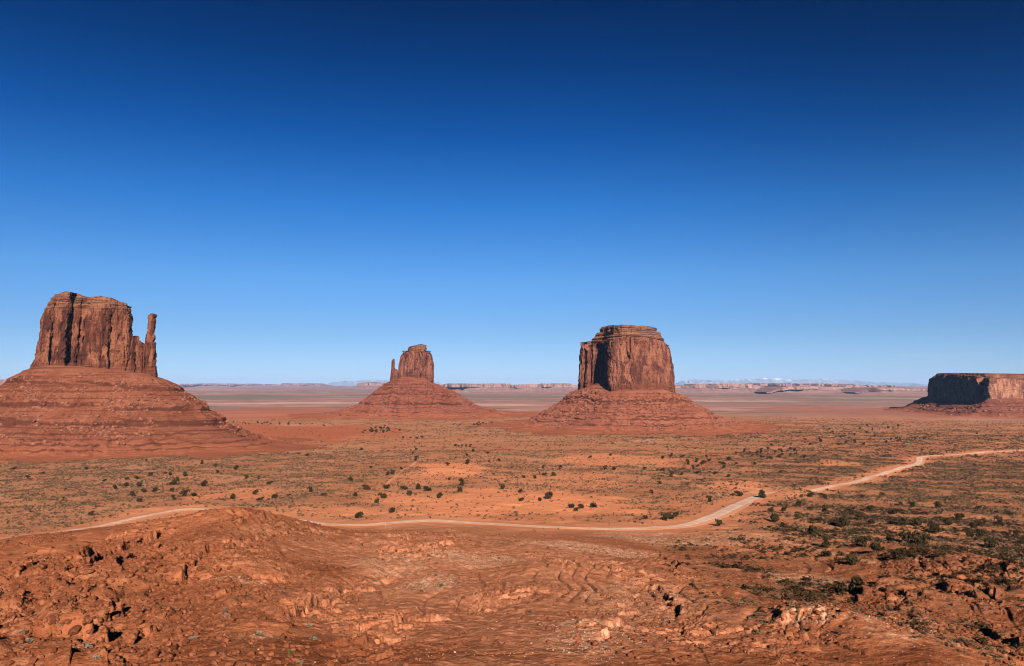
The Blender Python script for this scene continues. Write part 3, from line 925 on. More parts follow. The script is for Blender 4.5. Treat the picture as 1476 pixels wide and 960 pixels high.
def talus(name, mat, parent, Y0, outline, top_row, prof, reach, n=760, seed=0, dscale=None, rough=1.0, keep=None, smooth_k=30, ledge_gate=0.0):
    """debris slope lofted outward from an outline; prof = (distance, fraction of the drop, ledge?)"""
    r1, _, s, L = ring_pair(outline, outline, Y0, n)
    r1 = smooth_ring(r1, smooth_k, smooth_k / 2)
    tgn = smooth_ring(np.roll(r1, -1, 0) - np.roll(r1, 1, 0), 20, 10)
    nrm = np.stack([tgn[:, 1], -tgn[:, 0]], -1)
    nrm /= np.linalg.norm(nrm, axis=1)[:, None]
    area = 0.5 * np.sum(r1[:, 0] * np.roll(r1[:, 1], -1) - np.roll(r1[:, 0], -1) * r1[:, 1])
    if area < 0:
        nrm = -nrm
    px = 738 + F * r1[:, 0] / r1[:, 1]
    tr = np.array(top_row, float)
    zt = zrow(np.interp(px, tr[:, 0], tr[:, 1]), np.full(n, float(Y0)))
    ang = np.degrees(np.arctan2(nrm[:, 0], -nrm[:, 1]))       # 0 towards the viewer, +90 right
    ds = np.ones(n) if dscale is None else np.interp(ang, [a for a, _ in dscale], [b for _, b in dscale])
    pr = np.array(prof, float)
    dd, ff = [], []
    for (d0, f0), (d1, f1) in zip(pr[:-1], pr[1:]):
        k = max(2, int(math.hypot(d1 - d0, (f1 - f0) * 110) / 1.3))
        tt = np.linspace(0, 1, k, endpoint=False)
        dd.append(d0 + (d1 - d0) * tt)
        ff.append(f0 + (f1 - f0) * tt)
    dd = np.append(np.concatenate(dd), pr[-1, 0])
    ff = np.append(np.concatenate(ff), pr[-1, 1])
    # the same slope with its ledges buried in debris
    w_ = np.exp(-np.linspace(-2, 2, 41) ** 2)
    fp = np.pad(ff, 20, mode='edge')
    fs_ = np.convolve(fp, w_ / w_.sum(), 'valid')
    dp = np.pad(dd, 20, mode='edge')
    ds_ = np.convolve(dp, w_ / w_.sum(), 'valid')
    ds_[0], fs_[0] = dd[0], ff[0]
    Ls = s[None] + 0 * dd[:, None]
    gate = sstep(-.45 + ledge_gate, -.05 + ledge_gate, gn(Ls / 85, ff[:, None] * 5, seed + 1) + 0.35 * gn(Ls / 22, ff[:, None] * 9, seed + 2))
    frac = ff[:, None] * gate + fs_[:, None] * (1 - gate)
    dist = dd[:, None] * gate + ds_[:, None] * (1 - gate)
    dist = dist * ds[None]
    rib = ridged(Ls / 38, dist / 240, 3, seed + 5)
    dist = dist + rough * (0.17 * dist * (rib - .3) + .10 * dist * gn(Ls / 120, ff[:, None] * 1.5, seed + 17) + 1.6 * fbm(Ls / 9, dist / 9, 3, seed + 7) * sstep(3, 15, dist) + gate * 2.6 * gn(Ls / 5.5, ff[:, None] * 14, seed + 9) * sstep(2, 10, dist))
    xy = r1[None] + nrm[None] * dist[..., None]
    foot = Hs(xy[-1, :, 0], xy[-1, :, 1]) - 4.0
    z = zt[None] + (foot - zt)[None] * frac
    z = z + rough * (1.5 * fbm(xy[..., 0] / 14, xy[..., 1] / 14, 4, seed + 11) + 0.8 * fbm(xy[..., 0] / 3, xy[..., 1] / 3, 2, seed + 13)) * sstep(0, 8, dist) * sstep(1.0, .93, frac)
    footm = sstep(.76, .96, frac + 0.05 * gn(Ls / 40, dist / 40, seed + 15))
    V = np.concatenate([xy, z[..., None]], -1)
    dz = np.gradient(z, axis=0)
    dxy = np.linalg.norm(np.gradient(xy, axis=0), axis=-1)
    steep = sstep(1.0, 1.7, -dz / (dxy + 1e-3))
    fs = grid_faces(len(dd), n, True)
    if area > 0:
        fs = fs[:, ::-1]
    loc = np.array(parent.location)
    ob = mesh_np(name, V.reshape(-1, 3) - loc, [fs], mat, parent, attrs={'steep': steep.ravel(), 'foot': footm.ravel()})
    return ob, V, frac


# ---- little rock shapes
def ico(sub, seed, jit, squash):
    import bmesh
    bm = bmesh.new()
    bmesh.ops.create_icosphere(bm, subdivisions=sub, radius=1.0)
    v = np.array([x.co[:] for x in bm.verts])
    f = np.array([[x.index for x in fc.verts] for fc in bm.faces])
    bm.free()
    g = np.random.default_rng(seed)
    # cut by random planes so that the faces are flat like broken sandstone
    for _ in range(9):
        d = g.normal(size=3)
        d /= np.linalg.norm(d)
        lim = g.uniform(.55, .85)
        k = v @ d
        v = v - np.maximum(k - lim, 0)[:, None] * d
    v = v * (1 + jit * g.normal(size=(len(v), 1))) * np.array([1, g.uniform(.7, .95), squash])
    return v, f


ROCK_T = [ico(1, 500 + i, .03, .72) for i in range(6)]
ROCK_L = [ico(2, 520 + i, .02, .74) for i in range(8)]


def scatter(templates, pos, size, g, tilt=.5, sink=.25, zs=None):
    """many copies joined into one list of vertices and faces"""
    Vs, Fs, T = [], [], []
    off = 0
    kind = g.integers(0, len(templates), len(pos))
    for k, (tv, tf) in enumerate(templates):
        q = np.where(kind == k)[0]
        if not len(q):
            continue
        a, b = g.uniform(0, 2 * np.pi, len(q)), g.normal(0, tilt, len(q))
        ca, sa, cb, sb = np.cos(a), np.sin(a), np.cos(b), np.sin(b)
        x, y, z = tv[:, 0][None], tv[:, 1][None], tv[:, 2][None]
        y2 = y * cb[:, None] - z * sb[:, None]
        z2 = y * sb[:, None] + z * cb[:, None]
        x3 = x * ca[:, None] - y2 * sa[:, None]
        y3 = x * sa[:, None] + y2 * ca[:, None]
        if zs is not None:
            z2 = z2 * zs
        sz = size[q][:, None]
        V = np.stack([x3 * sz + pos[q, 0][:, None], y3 * sz + pos[q, 1][:, None], z2 * sz + pos[q, 2][:, None] + sz * (0.45 - sink)], -1)
        Vs.append(V.reshape(-1, 3))
        Fs.append((tf[None] + (off + np.arange(len(q)) * len(tv))[:, None, None]).reshape(-1, tf.shape[1]))
        T.append(np.repeat(g.uniform(0, 1, len(q)), len(tv)))
        off += len(q) * len(tv)
    return np.concatenate(Vs), np.concatenate(Fs), np.concatenate(T)


def rubble(parent, V, frac, count, smin, smax, seed, mat=None, lo=.06, hi=.93, patch=40):
    g = np.random.default_rng(seed)
    nr, nc = V.shape[:2]
    cand = count * 7
    i = g.integers(1, nr - 2, cand)
    j = g.integers(0, nc, cand)
    p = V[i, j] + g.normal(0, .6, (cand, 3)) * np.array([1, 1, 0])
    f = frac[i, j]
    pr = sstep(-.15, .35, fbm(p[:, 0] / patch, (p[:, 1] + p[:, 2]) / patch, 3, seed)) * (f > lo) * (f < hi) * (.25 + f) * (.35 + .9 * sstep(-.1, .3, gn(f * 9, p[:, 0] / 90, seed + 5)))
    cen = V[0].mean(0)
    facing = (p[:, 1] - cen[1]) < 60
    ok = (g.uniform(0, 1, cand) < pr) & facing
    p = p[ok][:count]
    size = smin * (smax / smin) ** (g.uniform(0, 1, len(p)) ** 2.4)
    v, fc, tone = scatter(ROCK_T, p, size, g)
    ob = mesh_np('rubble', v - np.array(parent.location), [fc], mat or M_RUBBLE, parent, smooth=False, attrs={'tone': tone})
    ob['kind'] = 'stuff'
    ob['label'] = 'loose pale red blocks scattered down the slope'
    return ob


# ---- left butte with its thumb
def west_butte():
    Y0 = 1330
    c = pt(120, 650, Y0)
    e = empty('sandstone_butte', (c[0], Y0, 0), 'tall red sandstone butte at far left with a slim thumb spire on its right', 'butte', 'mitten shaped buttes')
    zc, zf = zrow(444, Y0), zrow(530, Y0)
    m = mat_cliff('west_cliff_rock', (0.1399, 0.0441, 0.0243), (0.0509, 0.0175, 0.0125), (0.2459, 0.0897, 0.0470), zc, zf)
    base = [(40, 531), (51, 531), (117, 532), (147, 535), (175, 538), (205, 541), (228, 545), (240, 547)]
    bot = [(49.5, 40), (51, 12), (56, 0), (66, -6), (69, -5), (71.5, 9), (74, -2), (83, -14), (90, -16), (93, -6), (95, 12), (99, 15), (104, 0), (107, 2), (111, 14), (114, 2), (119, 8), (122, -4), (127, -18), (142, -22),
           (154, -21), (156.5, -6), (159, -5), (162, -14), (176, -12), (184, -6), (190, 6), (191, 40), (186, 90), (150, 120), (95, 125), (62, 95), (51, 70)]
    top = [(66, 40), (67, 16), (69, 6), (72, 2), (75, 0), (78, -2), (82, -3), (90, -4), (97, -5), (100, 0), (104, 8), (108, 9), (112, 4), (114, 3), (117, 3), (121, 2), (125, 0), (128, -3), (132, -8), (145, -10),
           (156, -10), (159, -9), (162, -8), (166, -7), (176, -4), (182, 0), (186.5, 8), (187, 40), (184, 80), (150, 100), (95, 105), (72, 85), (67, 65)]
    topr = [(60, 441), (65, 438), (68, 430), (73, 425), (80, 422), (87, 419.5), (100, 420.5), (106, 422), (109.5, 425.5), (116, 426.5), (123, 428), (130, 427), (138, 426.2), (158, 429), (168, 433.5), (175, 435.5), (183, 437.5), (187, 442)]
    cliff('cliff', m, e, Y0, bot, top, base, topr, n=1150, nt=300, cols=((30, 4.0), (13, 3.6), (6, 1.8), (2.6, .8)), cracks=((22, 10.0, .07), (9, 5.0, .09)),
          prof=((0, -3.0), (.13, -2.0), (.2, 0), (.8, 0), (.835, 0.2), (.842, 1.2), (.9, 1.4), (.905, 2.4), (.955, 2.6), (.96, 3.4), (1, 4.0)), tpow=1.4, seed=3, bed=1.0)
    # broken shoulder that joins the thumb to the body
    bot = [(181, 20), (183, 0), (188, -10), (193, -4), (195, 2), (198, -10), (204, -10), (206, 0), (208, -4), (210, 8), (210, 34), (196, 44), (184, 40)]
    top = [(184, 20), (186, 6), (190, 0), (193, 2), (195, 6), (198, 0), (203, -2), (205, 4), (207, 2), (208, 10), (208, 24), (196, 30), (186, 28)]
    topr = [(180, 492), (184, 490), (187, 487), (189.5, 486), (190, 484.2), (196, 484), (197.5, 486), (198.2, 490), (202, 493.5), (206, 496), (212, 497)]
    cliff('shoulder', m, e, Y0, bot, top, base, topr, n=420, nt=130, cols=((15, 3.0), (6, 2.0), (2.6, .8)), cracks=((9, 3.0, .1),), prof=((0, -3.5), (.2, 0), (.85, .3), (1, 2.0)), seed=13, bed=.8, smooth_m=1)
    bot = [(207.5, 16), (208.5, 2), (213, -8), (221, -9), (225, -4), (228.5, 6), (229, 24), (222, 36), (212, 36)]
    top = [(212, 12), (212.8, 6), (214.5, 3), (218, 2), (220.5, 4), (222.2, 8), (222.5, 15), (219, 20), (214, 20)]
    mid = [(208.8, 14), (209.8, 4), (213, 0), (218, -2), (220.6, 2), (221.8, 8), (222, 18), (218, 26), (212, 25)]
    cliff('thumb_base', m, e, Y0, bot, mid, base, [(205, 495), (215, 493.5), (224, 493)], n=300, nt=120, cols=((12, 1.6), (5, 1.2), (2.4, .5)), cracks=((7, 1.8, .1),), prof=((0, -2.5), (.2, 0), (1, 0)), seed=17, bed=.6, smooth_m=1, sink=12)
    cliff('thumb_spire', m, e, Y0, [(a + .2, b) for a, b in mid], top, [(205, 494.5), (224, 493)], [(211, 454.5), (214, 453), (218, 451.6), (221, 452), (223, 454)], n=240, nt=140, cols=((9, .8), (4, .7), (2, .4)), cracks=((6, 1.2, .1),),
          prof=((0, 0), (.55, .5), (.8, .2), (.86, .7), (.9, .3), (.97, .4), (1, 1.8)), seed=19, bed=.5, smooth_m=.8, sink=6, captop=.6)
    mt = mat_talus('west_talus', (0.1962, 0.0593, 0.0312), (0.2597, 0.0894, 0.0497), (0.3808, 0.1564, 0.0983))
    out = [(40, 40), (44, 0), (58, -25), (95, -36), (130, -38), (165, -34), (200, -26), (226, -14), (236, 15), (230, 60), (190, 110), (140, 140), (80, 140), (48, 100)]
    topr = [(30, 529), (51, 529), (100, 530), (150, 534), (205, 540), (230, 543)]
    pr = [(-14, -.02), (0, .02), (8, .05), (9, .065), (22, .12), (30, .145), (31.5, .20), (70, .405), (72, .47), (98, .575), (100, .665), (112, .70), (125, .735), (126, .76), (140, .79), (141, .815), (154, .84), (155, .868), (172, .895), (173, .92), (200, .955), (270, .985), (330, 1.02)]
    ob, V, fr_ = talus('talus_slope', mt, e, Y0, out, topr, pr, 300, n=1100, seed=31, dscale=[(-180, 1), (-90, 1.0), (-40, .92), (0, .88), (50, .95), (90, 1.08), (180, 1)])
    rubble(e, V, fr_, 11000, .8, 4.2, 35, lo=.12, hi=.86)


def east_butte():
    Y0 = 2680
    c = pt(600, 600, Y0)
    e = empty('sandstone_butte', (c[0], Y0, 0), 'smaller distant red butte near the middle with a thin spire on its left side', 'butte', 'mitten shaped buttes')
    m = mat_cliff('east_cliff_rock', (0.1569, 0.0502, 0.0314), (0.0636, 0.0213, 0.0165), (0.2374, 0.0897, 0.0549), zrow(506, Y0), zrow(543, Y0))
    base = [(555, 552), (565, 549), (574, 546), (585, 545), (590, 548), (600, 549), (612, 547), (618, 551), (626, 553)]
    bot = [(573, 40), (573.5, 10), (577, -14), (583, -22), (586, -8), (588, -26), (598, -32), (606, -30), (611, -34), (613, -14), (616, -26), (621, -18), (624.6, 5), (625, 50), (616, 100), (598, 110), (581, 85)]
    top = [(577, 40), (578, 14), (580, -2), (584, -10), (587, -2), (589, -14), (598, -20), (606, -18), (611, -22), (613.3, -8), (616, -16), (620, -10), (622.8, 8), (623, 46), (615, 85), (598, 92), (583, 72)]
    topr = [(574, 515), (576.5, 511), (579, 508), (582, 506), (587, 505.2), (600, 505.4), (620, 505.6), (622, 506.5), (624, 510)]
    cliff('cliff', m, e, Y0, bot, top, base, topr, n=800, nt=210, cols=((42, 8), (20, 5), (9, 2.6), (4, 1.2)), cracks=((30, 12, .07), (13, 7, .09)), prof=((0, -2), (.2, 0), (.62, 0), (.78, 1.5), (.9, 4), (.97, 7), (1, 11)), seed=41, bed=1.2, bedl=4, sink=20)
    bot = [(586.8, 30), (587.5, 6), (594, -8), (604, -10), (612, -6), (614.8, 10), (614, 50), (600, 66), (590, 56)]
    top = [(589.5, 30), (590, 12), (595, 2), (604, -4), (612, -2), (614.4, 10), (613.5, 44), (601, 54), (592, 46)]
    cliff('cap_rock', m, e, Y0, bot, top, [(580, 505.5), (620, 505.5)], [(588, 500.5), (592, 498.8), (597, 498), (602, 496.8), (607, 496), (613, 497), (615, 499)], n=300, nt=60, cols=((14, 3), (6, 2)), cracks=((12, 4, .1),), bed=2.2, bedl=3.4,
          prof=((0, 3), (.3, 3), (.36, 0), (.62, 0), (.66, 1.5), (1, 2)), seed=45, sink=6)
    bot = [(562, 25), (563, 5), (566, -8), (570, -10), (573, -6), (575, 10), (574, 40), (566, 44)]
    top = [(564.2, 20), (565, 8), (567, 2), (570, 0), (572.5, 4), (574, 12), (573, 30), (567, 32)]
    cliff('shoulder', m, e, Y0, bot, top, base, [(563, 531.5), (568, 530), (569.5, 531), (571, 533.5), (575, 532)], n=260, nt=90, cols=((14, 3.5), (6, 2)), cracks=((10, 4, .1),), prof=((0, -2), (.3, 0), (1, 1.5)), seed=47, sink=18, smooth_m=2)
    bot = [(564.3, 16), (564.8, 5), (566.5, 0), (568.5, 1), (569.6, 8), (569.4, 20), (567, 24)]
    top = [(566.2, 13), (566.4, 8), (567.2, 6), (568.2, 6), (568.9, 9), (568.8, 15), (567.4, 17)]
    cliff('thumb_spire', m, e, Y0, bot, top, [(560, 532), (575, 532)], [(560, 517.6), (575, 517.2)], n=140, nt=90, cols=((8, 1.3), (4, .8)), cracks=(), prof=((0, 0), (.9, 0), (1, 1.4)), seed=49, sink=12, smooth_m=1.5, captop=.5)
    mt = mat_talus('east_talus', (0.2098, 0.0597, 0.0347), (0.2518, 0.0819, 0.0482), (0.3148, 0.1204, 0.0771))
    out = [(563, 40), (564, 0), (571, -28), (588, -46), (606, -48), (620, -34), (628, -2), (628, 60), (615, 115), (596, 125), (574, 95)]
    topr = [(555, 549), (565, 547.5), (580, 544.5), (588, 545), (600, 547), (614, 546), (624, 551), (632, 553)]
    pr = [(-18, -.03), (0, .02), (40, .22), (62, .37), (64, .42), (95, .60), (97, .655), (120, .745), (150, .82), (153, .85), (190, .90), (193, .925), (260, .955), (340, .975), (460, 1.03)]
    ob, V, fr_ = talus('talus_slope', mt, e, Y0, out, topr, pr, 400, n=760, seed=51, dscale=[(-180, 1), (-90, 1.0), (0, .8), (90, 1.18), (180, 1)], rough=1.4)
    rubble(e, V, fr_, 3600, 1.2, 5.0, 55, lo=.1, hi=.8)


def merrick():
    Y0 = 1950
    c = pt(904, 610, Y0)
    e = empty('sandstone_butte', (c[0], Y0, 0), 'broad barrel shaped red butte right of centre with a deep black cleft', 'butte')
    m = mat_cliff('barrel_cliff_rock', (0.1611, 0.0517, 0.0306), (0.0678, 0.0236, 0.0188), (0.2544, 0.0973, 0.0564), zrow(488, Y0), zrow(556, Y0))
    base = [(825, 566), (834, 562), (848, 560), (860, 560), (877, 566), (930, 566), (960, 562), (972, 569), (980, 572)]
    bot = [(833.5, 110), (834.5, 62), (837, 52), (839.5, 50), (841, 74), (843, 78), (845, 50), (849.5, 46), (851, 82), (853, 86), (853.5, 60), (855, 95), (858, 128), (862, 140), (866, 110), (877.2, -70), (880, -82), (890, -92), (903, -90), (914, -96),
           (926, -92), (936, -88), (944, -84), (950, -72), (956, -68), (963, -44), (969.5, -12), (971.5, 40), (968, 110), (950, 190), (905, 230), (862, 215), (842, 170)]
    top = [(838, 110), (839, 70), (841, 62), (843, 60), (845, 76), (846.5, 80), (848, 60), (851, 58), (852.5, 78), (854.5, 82), (857, 68), (860, 84), (864, 104), (868, 112), (871, 84), (878.5, -52), (882, -62), (891, -70), (903, -70), (914, -74),
           (926, -70), (936, -66), (943, -62), (949, -54), (954, -48), (960, -28), (964.5, 0), (966, 44), (962, 105), (946, 170), (905, 205), (866, 195), (847, 160)]
    topr = [(836, 494), (838.5, 492.5), (840, 493), (848, 491.5), (858, 491), (866, 490), (872, 488), (878, 487), (886, 486.5), (900, 485.5), (925, 486), (945, 488), (955, 491), (962, 495), (966, 502)]
    cliff('cliff', m, e, Y0, bot, top, base, topr, n=1250, nt=270, cols=((36, 4.6), (16, 4.4), (7, 2.4), (3, 1.1)), cracks=((24, 9.0, .06), (10, 5.0, .08)), prof=((0, -2), (.15, 0), (.72, 0), (.86, 1.0), (.94, 2.2), (1, 4.0)), seed=61, bed=1.0, bedl=4, sink=22, tpow=1.6)
    bot = [(844, 110), (846, 85), (851, 72), (858, 70), (866, 72), (872, 56), (879, -34), (892, -54), (912, -58), (930, -54), (945, -44), (956, -20), (962, 14), (963, 50), (957, 105), (940, 160), (905, 185), (868, 175), (852, 150)]
    top = [(862, 104), (863, 88), (865, 74), (869, 64), (874, 54), (879, 34), (886, 0), (896, -20), (912, -27), (925, -25), (937, -14), (944, 4), (949.5, 30), (950, 56), (945, 95), (930, 125), (905, 140), (880, 135), (870, 120)]
    cliff('upper_ledges', m, e, Y0, bot, top, [(836, 492), (850, 490.5), (862, 488.5), (880, 487), (900, 486), (930, 487), (950, 490), (968, 496)], [(864, 477.5), (880, 476.5), (900, 474), (925, 475.5), (946, 478)], n=760, nt=120, cols=((26, 3), (11, 2), (5, 1)), cracks=((22, 4, .07),),
          bed=2.6, bedl=3.6, prof=((0, 0), (.18, .5), (.2, 3), (.42, 4), (.45, 0), (.55, .5), (.6, 3), (.78, 2), (.8, 0), (1, 1)), seed=67, sink=10, smooth_m=3)
    bot = [(865.5, 100), (866, 84), (868, 68), (872, 52), (877, 36), (884, 2), (894, -18), (912, -24), (926, -22), (938, -10), (944, 8), (946, 30), (946.5, 60), (942, 95), (930, 130), (905, 146), (878, 140), (868, 122)]
    top = [(a, b) for a, b in bot]
    cliff('cap_rock', m, e, Y0, bot, top, [(860, 477), (880, 475.5), (893, 473.5), (905, 472.5), (920, 473.5), (930, 475), (950, 477)], [(862, 471.5), (867, 470), (874, 469.6), (880, 468.4), (889, 469.2), (895, 467.6), (906, 468.6), (912, 468.2), (922, 470), (930, 469.4), (940, 470.6), (947, 472.5)], n=520, nt=60, cols=((16, 4), (7, 3), (3, 1.2)), cracks=((12, 5, .12),),
          bed=1.6, bedl=2.8, prof=((0, 1.5), (.35, 1.5), (.45, .3), (.8, 0), (1, 3)), seed=71, sink=4, smooth_m=2)
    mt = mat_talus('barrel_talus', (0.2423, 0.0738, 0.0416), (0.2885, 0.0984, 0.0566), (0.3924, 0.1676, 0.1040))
    out = [(831, 100), (834, 50), (845, 28), (858, 10), (872, -50), (884, -98), (904, -108), (926, -106), (948, -90), (964, -60), (974, -15), (976, 50), (968, 130), (945, 205), (903, 240), (860, 225), (838, 170)]
    topr = [(826, 562), (836, 560), (850, 555), (858, 553.5), (866, 557), (876, 563), (900, 562), (935, 562), (955, 559), (968, 564), (980, 570)]
    pr = [(-22, -.03), (0, .02), (18, .10), (36, .22), (38, .29), (44, .315), (46, .35), (100, .66), (102, .70), (125, .79), (127, .835), (160, .885), (162, .905), (220, .945), (300, .975), (400, 1.02)]
    ob, V, fr_ = talus('talus_slope', mt, e, Y0, out, topr, pr, 350, n=950, seed=73, dscale=[(-180, 1), (-90, .87), (-40, .8), (0, .8), (50, .9), (90, 1.0), (180, 1)], rough=1.2)
    rubble(e, V, fr_, 8000, 1.0, 5.0, 77, lo=.06, hi=.9)


def right_mesa():
    Y0 = 2700
    c = pt(1430, 600, Y0)
    e = empty('sandstone_mesa', (c[0], Y0, 0), 'long flat topped mesa at the right edge, its left wall in black shade', 'mesa')
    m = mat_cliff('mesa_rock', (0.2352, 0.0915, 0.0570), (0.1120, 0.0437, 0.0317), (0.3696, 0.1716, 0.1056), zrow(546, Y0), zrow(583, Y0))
    base = [(1320, 577), (1335, 576), (1350, 580), (1410, 586), (1430, 580), (1476, 578), (1700, 578)]
    bot = [(1334.5, 600), (1335.5, 500), (1343, 430), (1350, 396), (1357, 330), (1365, 290), (1380, 200), (1394, 120), (1404, 66), (1409, 30), (1411, 60), (1414, 52), (1416.5, 8), (1424, -18), (1436, -30), (1447, -8), (1462, -20), (1480, -40), (1505, -44), (1530, -66), (1570, -66), (1620, -90), (1720, -90),
           (1740, 300), (1700, 900), (1500, 1000), (1380, 900), (1345, 750)]
    top = [(1338, 600), (1339, 510), (1345, 440), (1352, 406), (1359, 340), (1367, 300), (1382, 210), (1396, 134), (1405, 84), (1410, 52), (1413, 76), (1416, 70), (1418.5, 26), (1425, 2), (1436, -10), (1447, 6), (1462, -4), (1480, -20), (1505, -22), (1530, -42), (1570, -42), (1620, -66), (1720, -66),
           (1736, 300), (1690, 860), (1500, 950), (1384, 860), (1349, 720)]
    topr = [(1336, 548), (1340, 545), (1346, 541), (1352, 539.8), (1375, 540), (1400, 541.5), (1412, 545.5), (1430, 545), (1476, 546), (1700, 546)]
    cliff('cliff', m, e, Y0, bot, top, base, topr, n=1300, nt=150, cols=((60, 9), (26, 6), (11, 3), (5, 1.2)), cracks=((44, 9, .07), (18, 4, .08)), prof=((0, -2), (.2, 0), (.8, 0), (.9, 2), (1, 5)), seed=81, bed=1.3, bedl=4.5, sink=26, front_lim=500, smooth_m=4)
    bot = [(1342, 620), (1344, 520), (1352, 420), (1364, 330), (1384, 220), (1402, 120), (1418, 60), (1430, 30), (1450, 30), (1480, 0), (1530, -20), (1620, -40), (1720, -40), (1736, 300), (1690, 840), (1500, 930), (1388, 840), (1354, 720)]
    top = [(1348, 620), (1350, 540), (1357, 450), (1369, 360), (1389, 260), (1406, 170), (1420, 110), (1432, 90), (1450, 84), (1480, 56), (1530, 36), (1620, 16), (1716, 16), (1730, 300), (1680, 820), (1500, 910), (1394, 820), (1360, 700)]
    topr = [(1340, 541), (1346, 538.6), (1352, 537.8), (1370, 537.6), (1400, 538), (1440, 538.6), (1476, 539.6), (1700, 541)]
    cliff('cap_rock', m, e, Y0, bot, top, [(1330, 545), (1350, 541), (1380, 542), (1412, 545.5), (1476, 546), (1700, 546)], topr, n=700, nt=50, cols=((40, 6), (16, 3)), cracks=((30, 6, .08),), bed=2.8, bedl=4, prof=((0, 0), (.3, 1), (.34, 4), (.6, 5), (.64, 2), (1, 4)), seed=87, sink=10, smooth_m=5, front_lim=500)
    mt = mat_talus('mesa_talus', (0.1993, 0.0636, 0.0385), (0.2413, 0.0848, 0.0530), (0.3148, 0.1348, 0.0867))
    out = [(1331, 600), (1331, 490), (1340, 410), (1352, 320), (1372, 190), (1392, 70), (1405, 0), (1416, -28), (1440, -50), (1480, -64), (1530, -90), (1620, -110), (1730, -110), (1750, 300), (1705, 920), (1500, 1030), (1375, 930), (1340, 770)]
    topr = [(1325, 575), (1335, 575), (1350, 578), (1365, 582), (1390, 585), (1405, 583), (1418, 576), (1440, 575), (1480, 575), (1700, 575)]
    pr = [(-22, -.04), (0, .05), (50, .36), (53, .44), (100, .66), (103, .72), (140, .84), (200, .93), (300, .985), (380, 1.03)]
    ob, V, fr_ = talus('talus_slope', mt, e, Y0, out, topr, pr, 300, n=900, seed=91, rough=2.0, dscale=[(-180, .7), (-90, .62), (-30, .62), (0, .6), (90, .8), (180, .8)], smooth_k=14)
    rubble(e, V, fr_, 5000, 1.2, 6.5, 95, lo=.03, hi=.9, patch=60)


west_butte()
east_butte()
merrick()
right_mesa()


# ---- long mesas on the horizon, each a wall of cliffs over a debris apron
def far_mesa(px0, px1, Y, top_row, label, seed, hcap=0.45, depth=900.0, wob=1.0, skew=0.0):
    n = max(160, int((px1 - px0) * 3.2))
    u = np.linspace(0, 1, n)
    px = px0 + (px1 - px0) * u
    ends = sstep(0, .14, u) * sstep(1, .86, u)
    prow = np.interp(u, np.linspace(0, 1, len(top_row)), top_row)
    Yc = Y * (1 + skew * (u - .5))
    Lm = px / F * Y
    # headlands and bays
    bay = (fbm(Lm / 900, Lm * 0, 4, seed) * 420 + fbm(Lm / 160, Lm * 0, 3, seed + 2) * 70) * wob * Y / 9000
    ztop = zrow(prow, Yc) + (6 * gn(Lm / 300, Lm * 0, seed + 4) + 10 * (gn(Lm / 500, Lm * 0, seed + 6) > .18) * -1) * Y / 9000
    ztop = 2 + (ztop - 2) * (.25 + .75 * ends)
    prof = [(-1.5, -6 / 100, 0), (-1.1, .06, 0), (-.55, .26, 0), (-.12, .52, .2), (-.06, .56, 1), (0, .86, 1), (.06, .9, 1), (.10, 1, 1), (.5, 1.0, 1), (3, .98, .6), (4.5, 0.4, .5)]
    rows = []
    for d, f_, bw in prof:
        jit = 20 * fbm(Lm / 60, Lm * 0 + d * 3, 3, seed + 8) * Y / 9000
        yy = Yc + (1 - ends) * 250 * Y / 9000 - (bay * (.45 + .55 * bw)) + d * depth / 4 + jit
        zz = ztop * f_ + (3 * fbm(Lm / 90, Lm * 0 + f_ * 5, 3, seed + 12)) * (0 < f_ < .9)
        rows.append(np.stack([(px - 738) / F * Yc, yy, zz - (3 if f_ < 0 else 0)], -1))
    V = np.array(rows)
    fine = []
    for a, b in zip(V[:-1], V[1:]):
        for t in (0, .25, .5, .75):
            fine.append(a * (1 - t) + b * t)
    fine.append(V[-1])
    V = np.array(fine)
    V[1:-1, :, 1] += 12 * fbm(V[1:-1, :, 0] / 45, V[1:-1, :, 2] / 25, 3, seed + 20) * Y / 9000
    cen = V[:, n // 2].mean(0)
    cen[2] = 0
    ob = mesh_np('desert_mesa', V.reshape(-1, 3) - cen, [grid_faces(len(V), n)[:, ::-1]], M_FAR)
    ob.location = cen
    tag(ob, label, 'mesa', 'mesas along the horizon')


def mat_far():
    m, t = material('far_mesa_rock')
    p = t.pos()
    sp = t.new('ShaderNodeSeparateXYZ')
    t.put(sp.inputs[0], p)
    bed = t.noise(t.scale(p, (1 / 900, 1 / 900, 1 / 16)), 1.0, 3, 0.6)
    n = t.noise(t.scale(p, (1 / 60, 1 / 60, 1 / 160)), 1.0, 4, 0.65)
    c = t.mix(t.ramp(bed, .4, .6), (0.32, 0.18, 0.155), (0.22, 0.125, 0.11))  # rock colours paled and mauve-tinted, distance haze painted into them
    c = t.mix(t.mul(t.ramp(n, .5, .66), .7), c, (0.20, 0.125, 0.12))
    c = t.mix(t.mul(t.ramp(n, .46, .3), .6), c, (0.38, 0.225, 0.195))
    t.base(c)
    return m


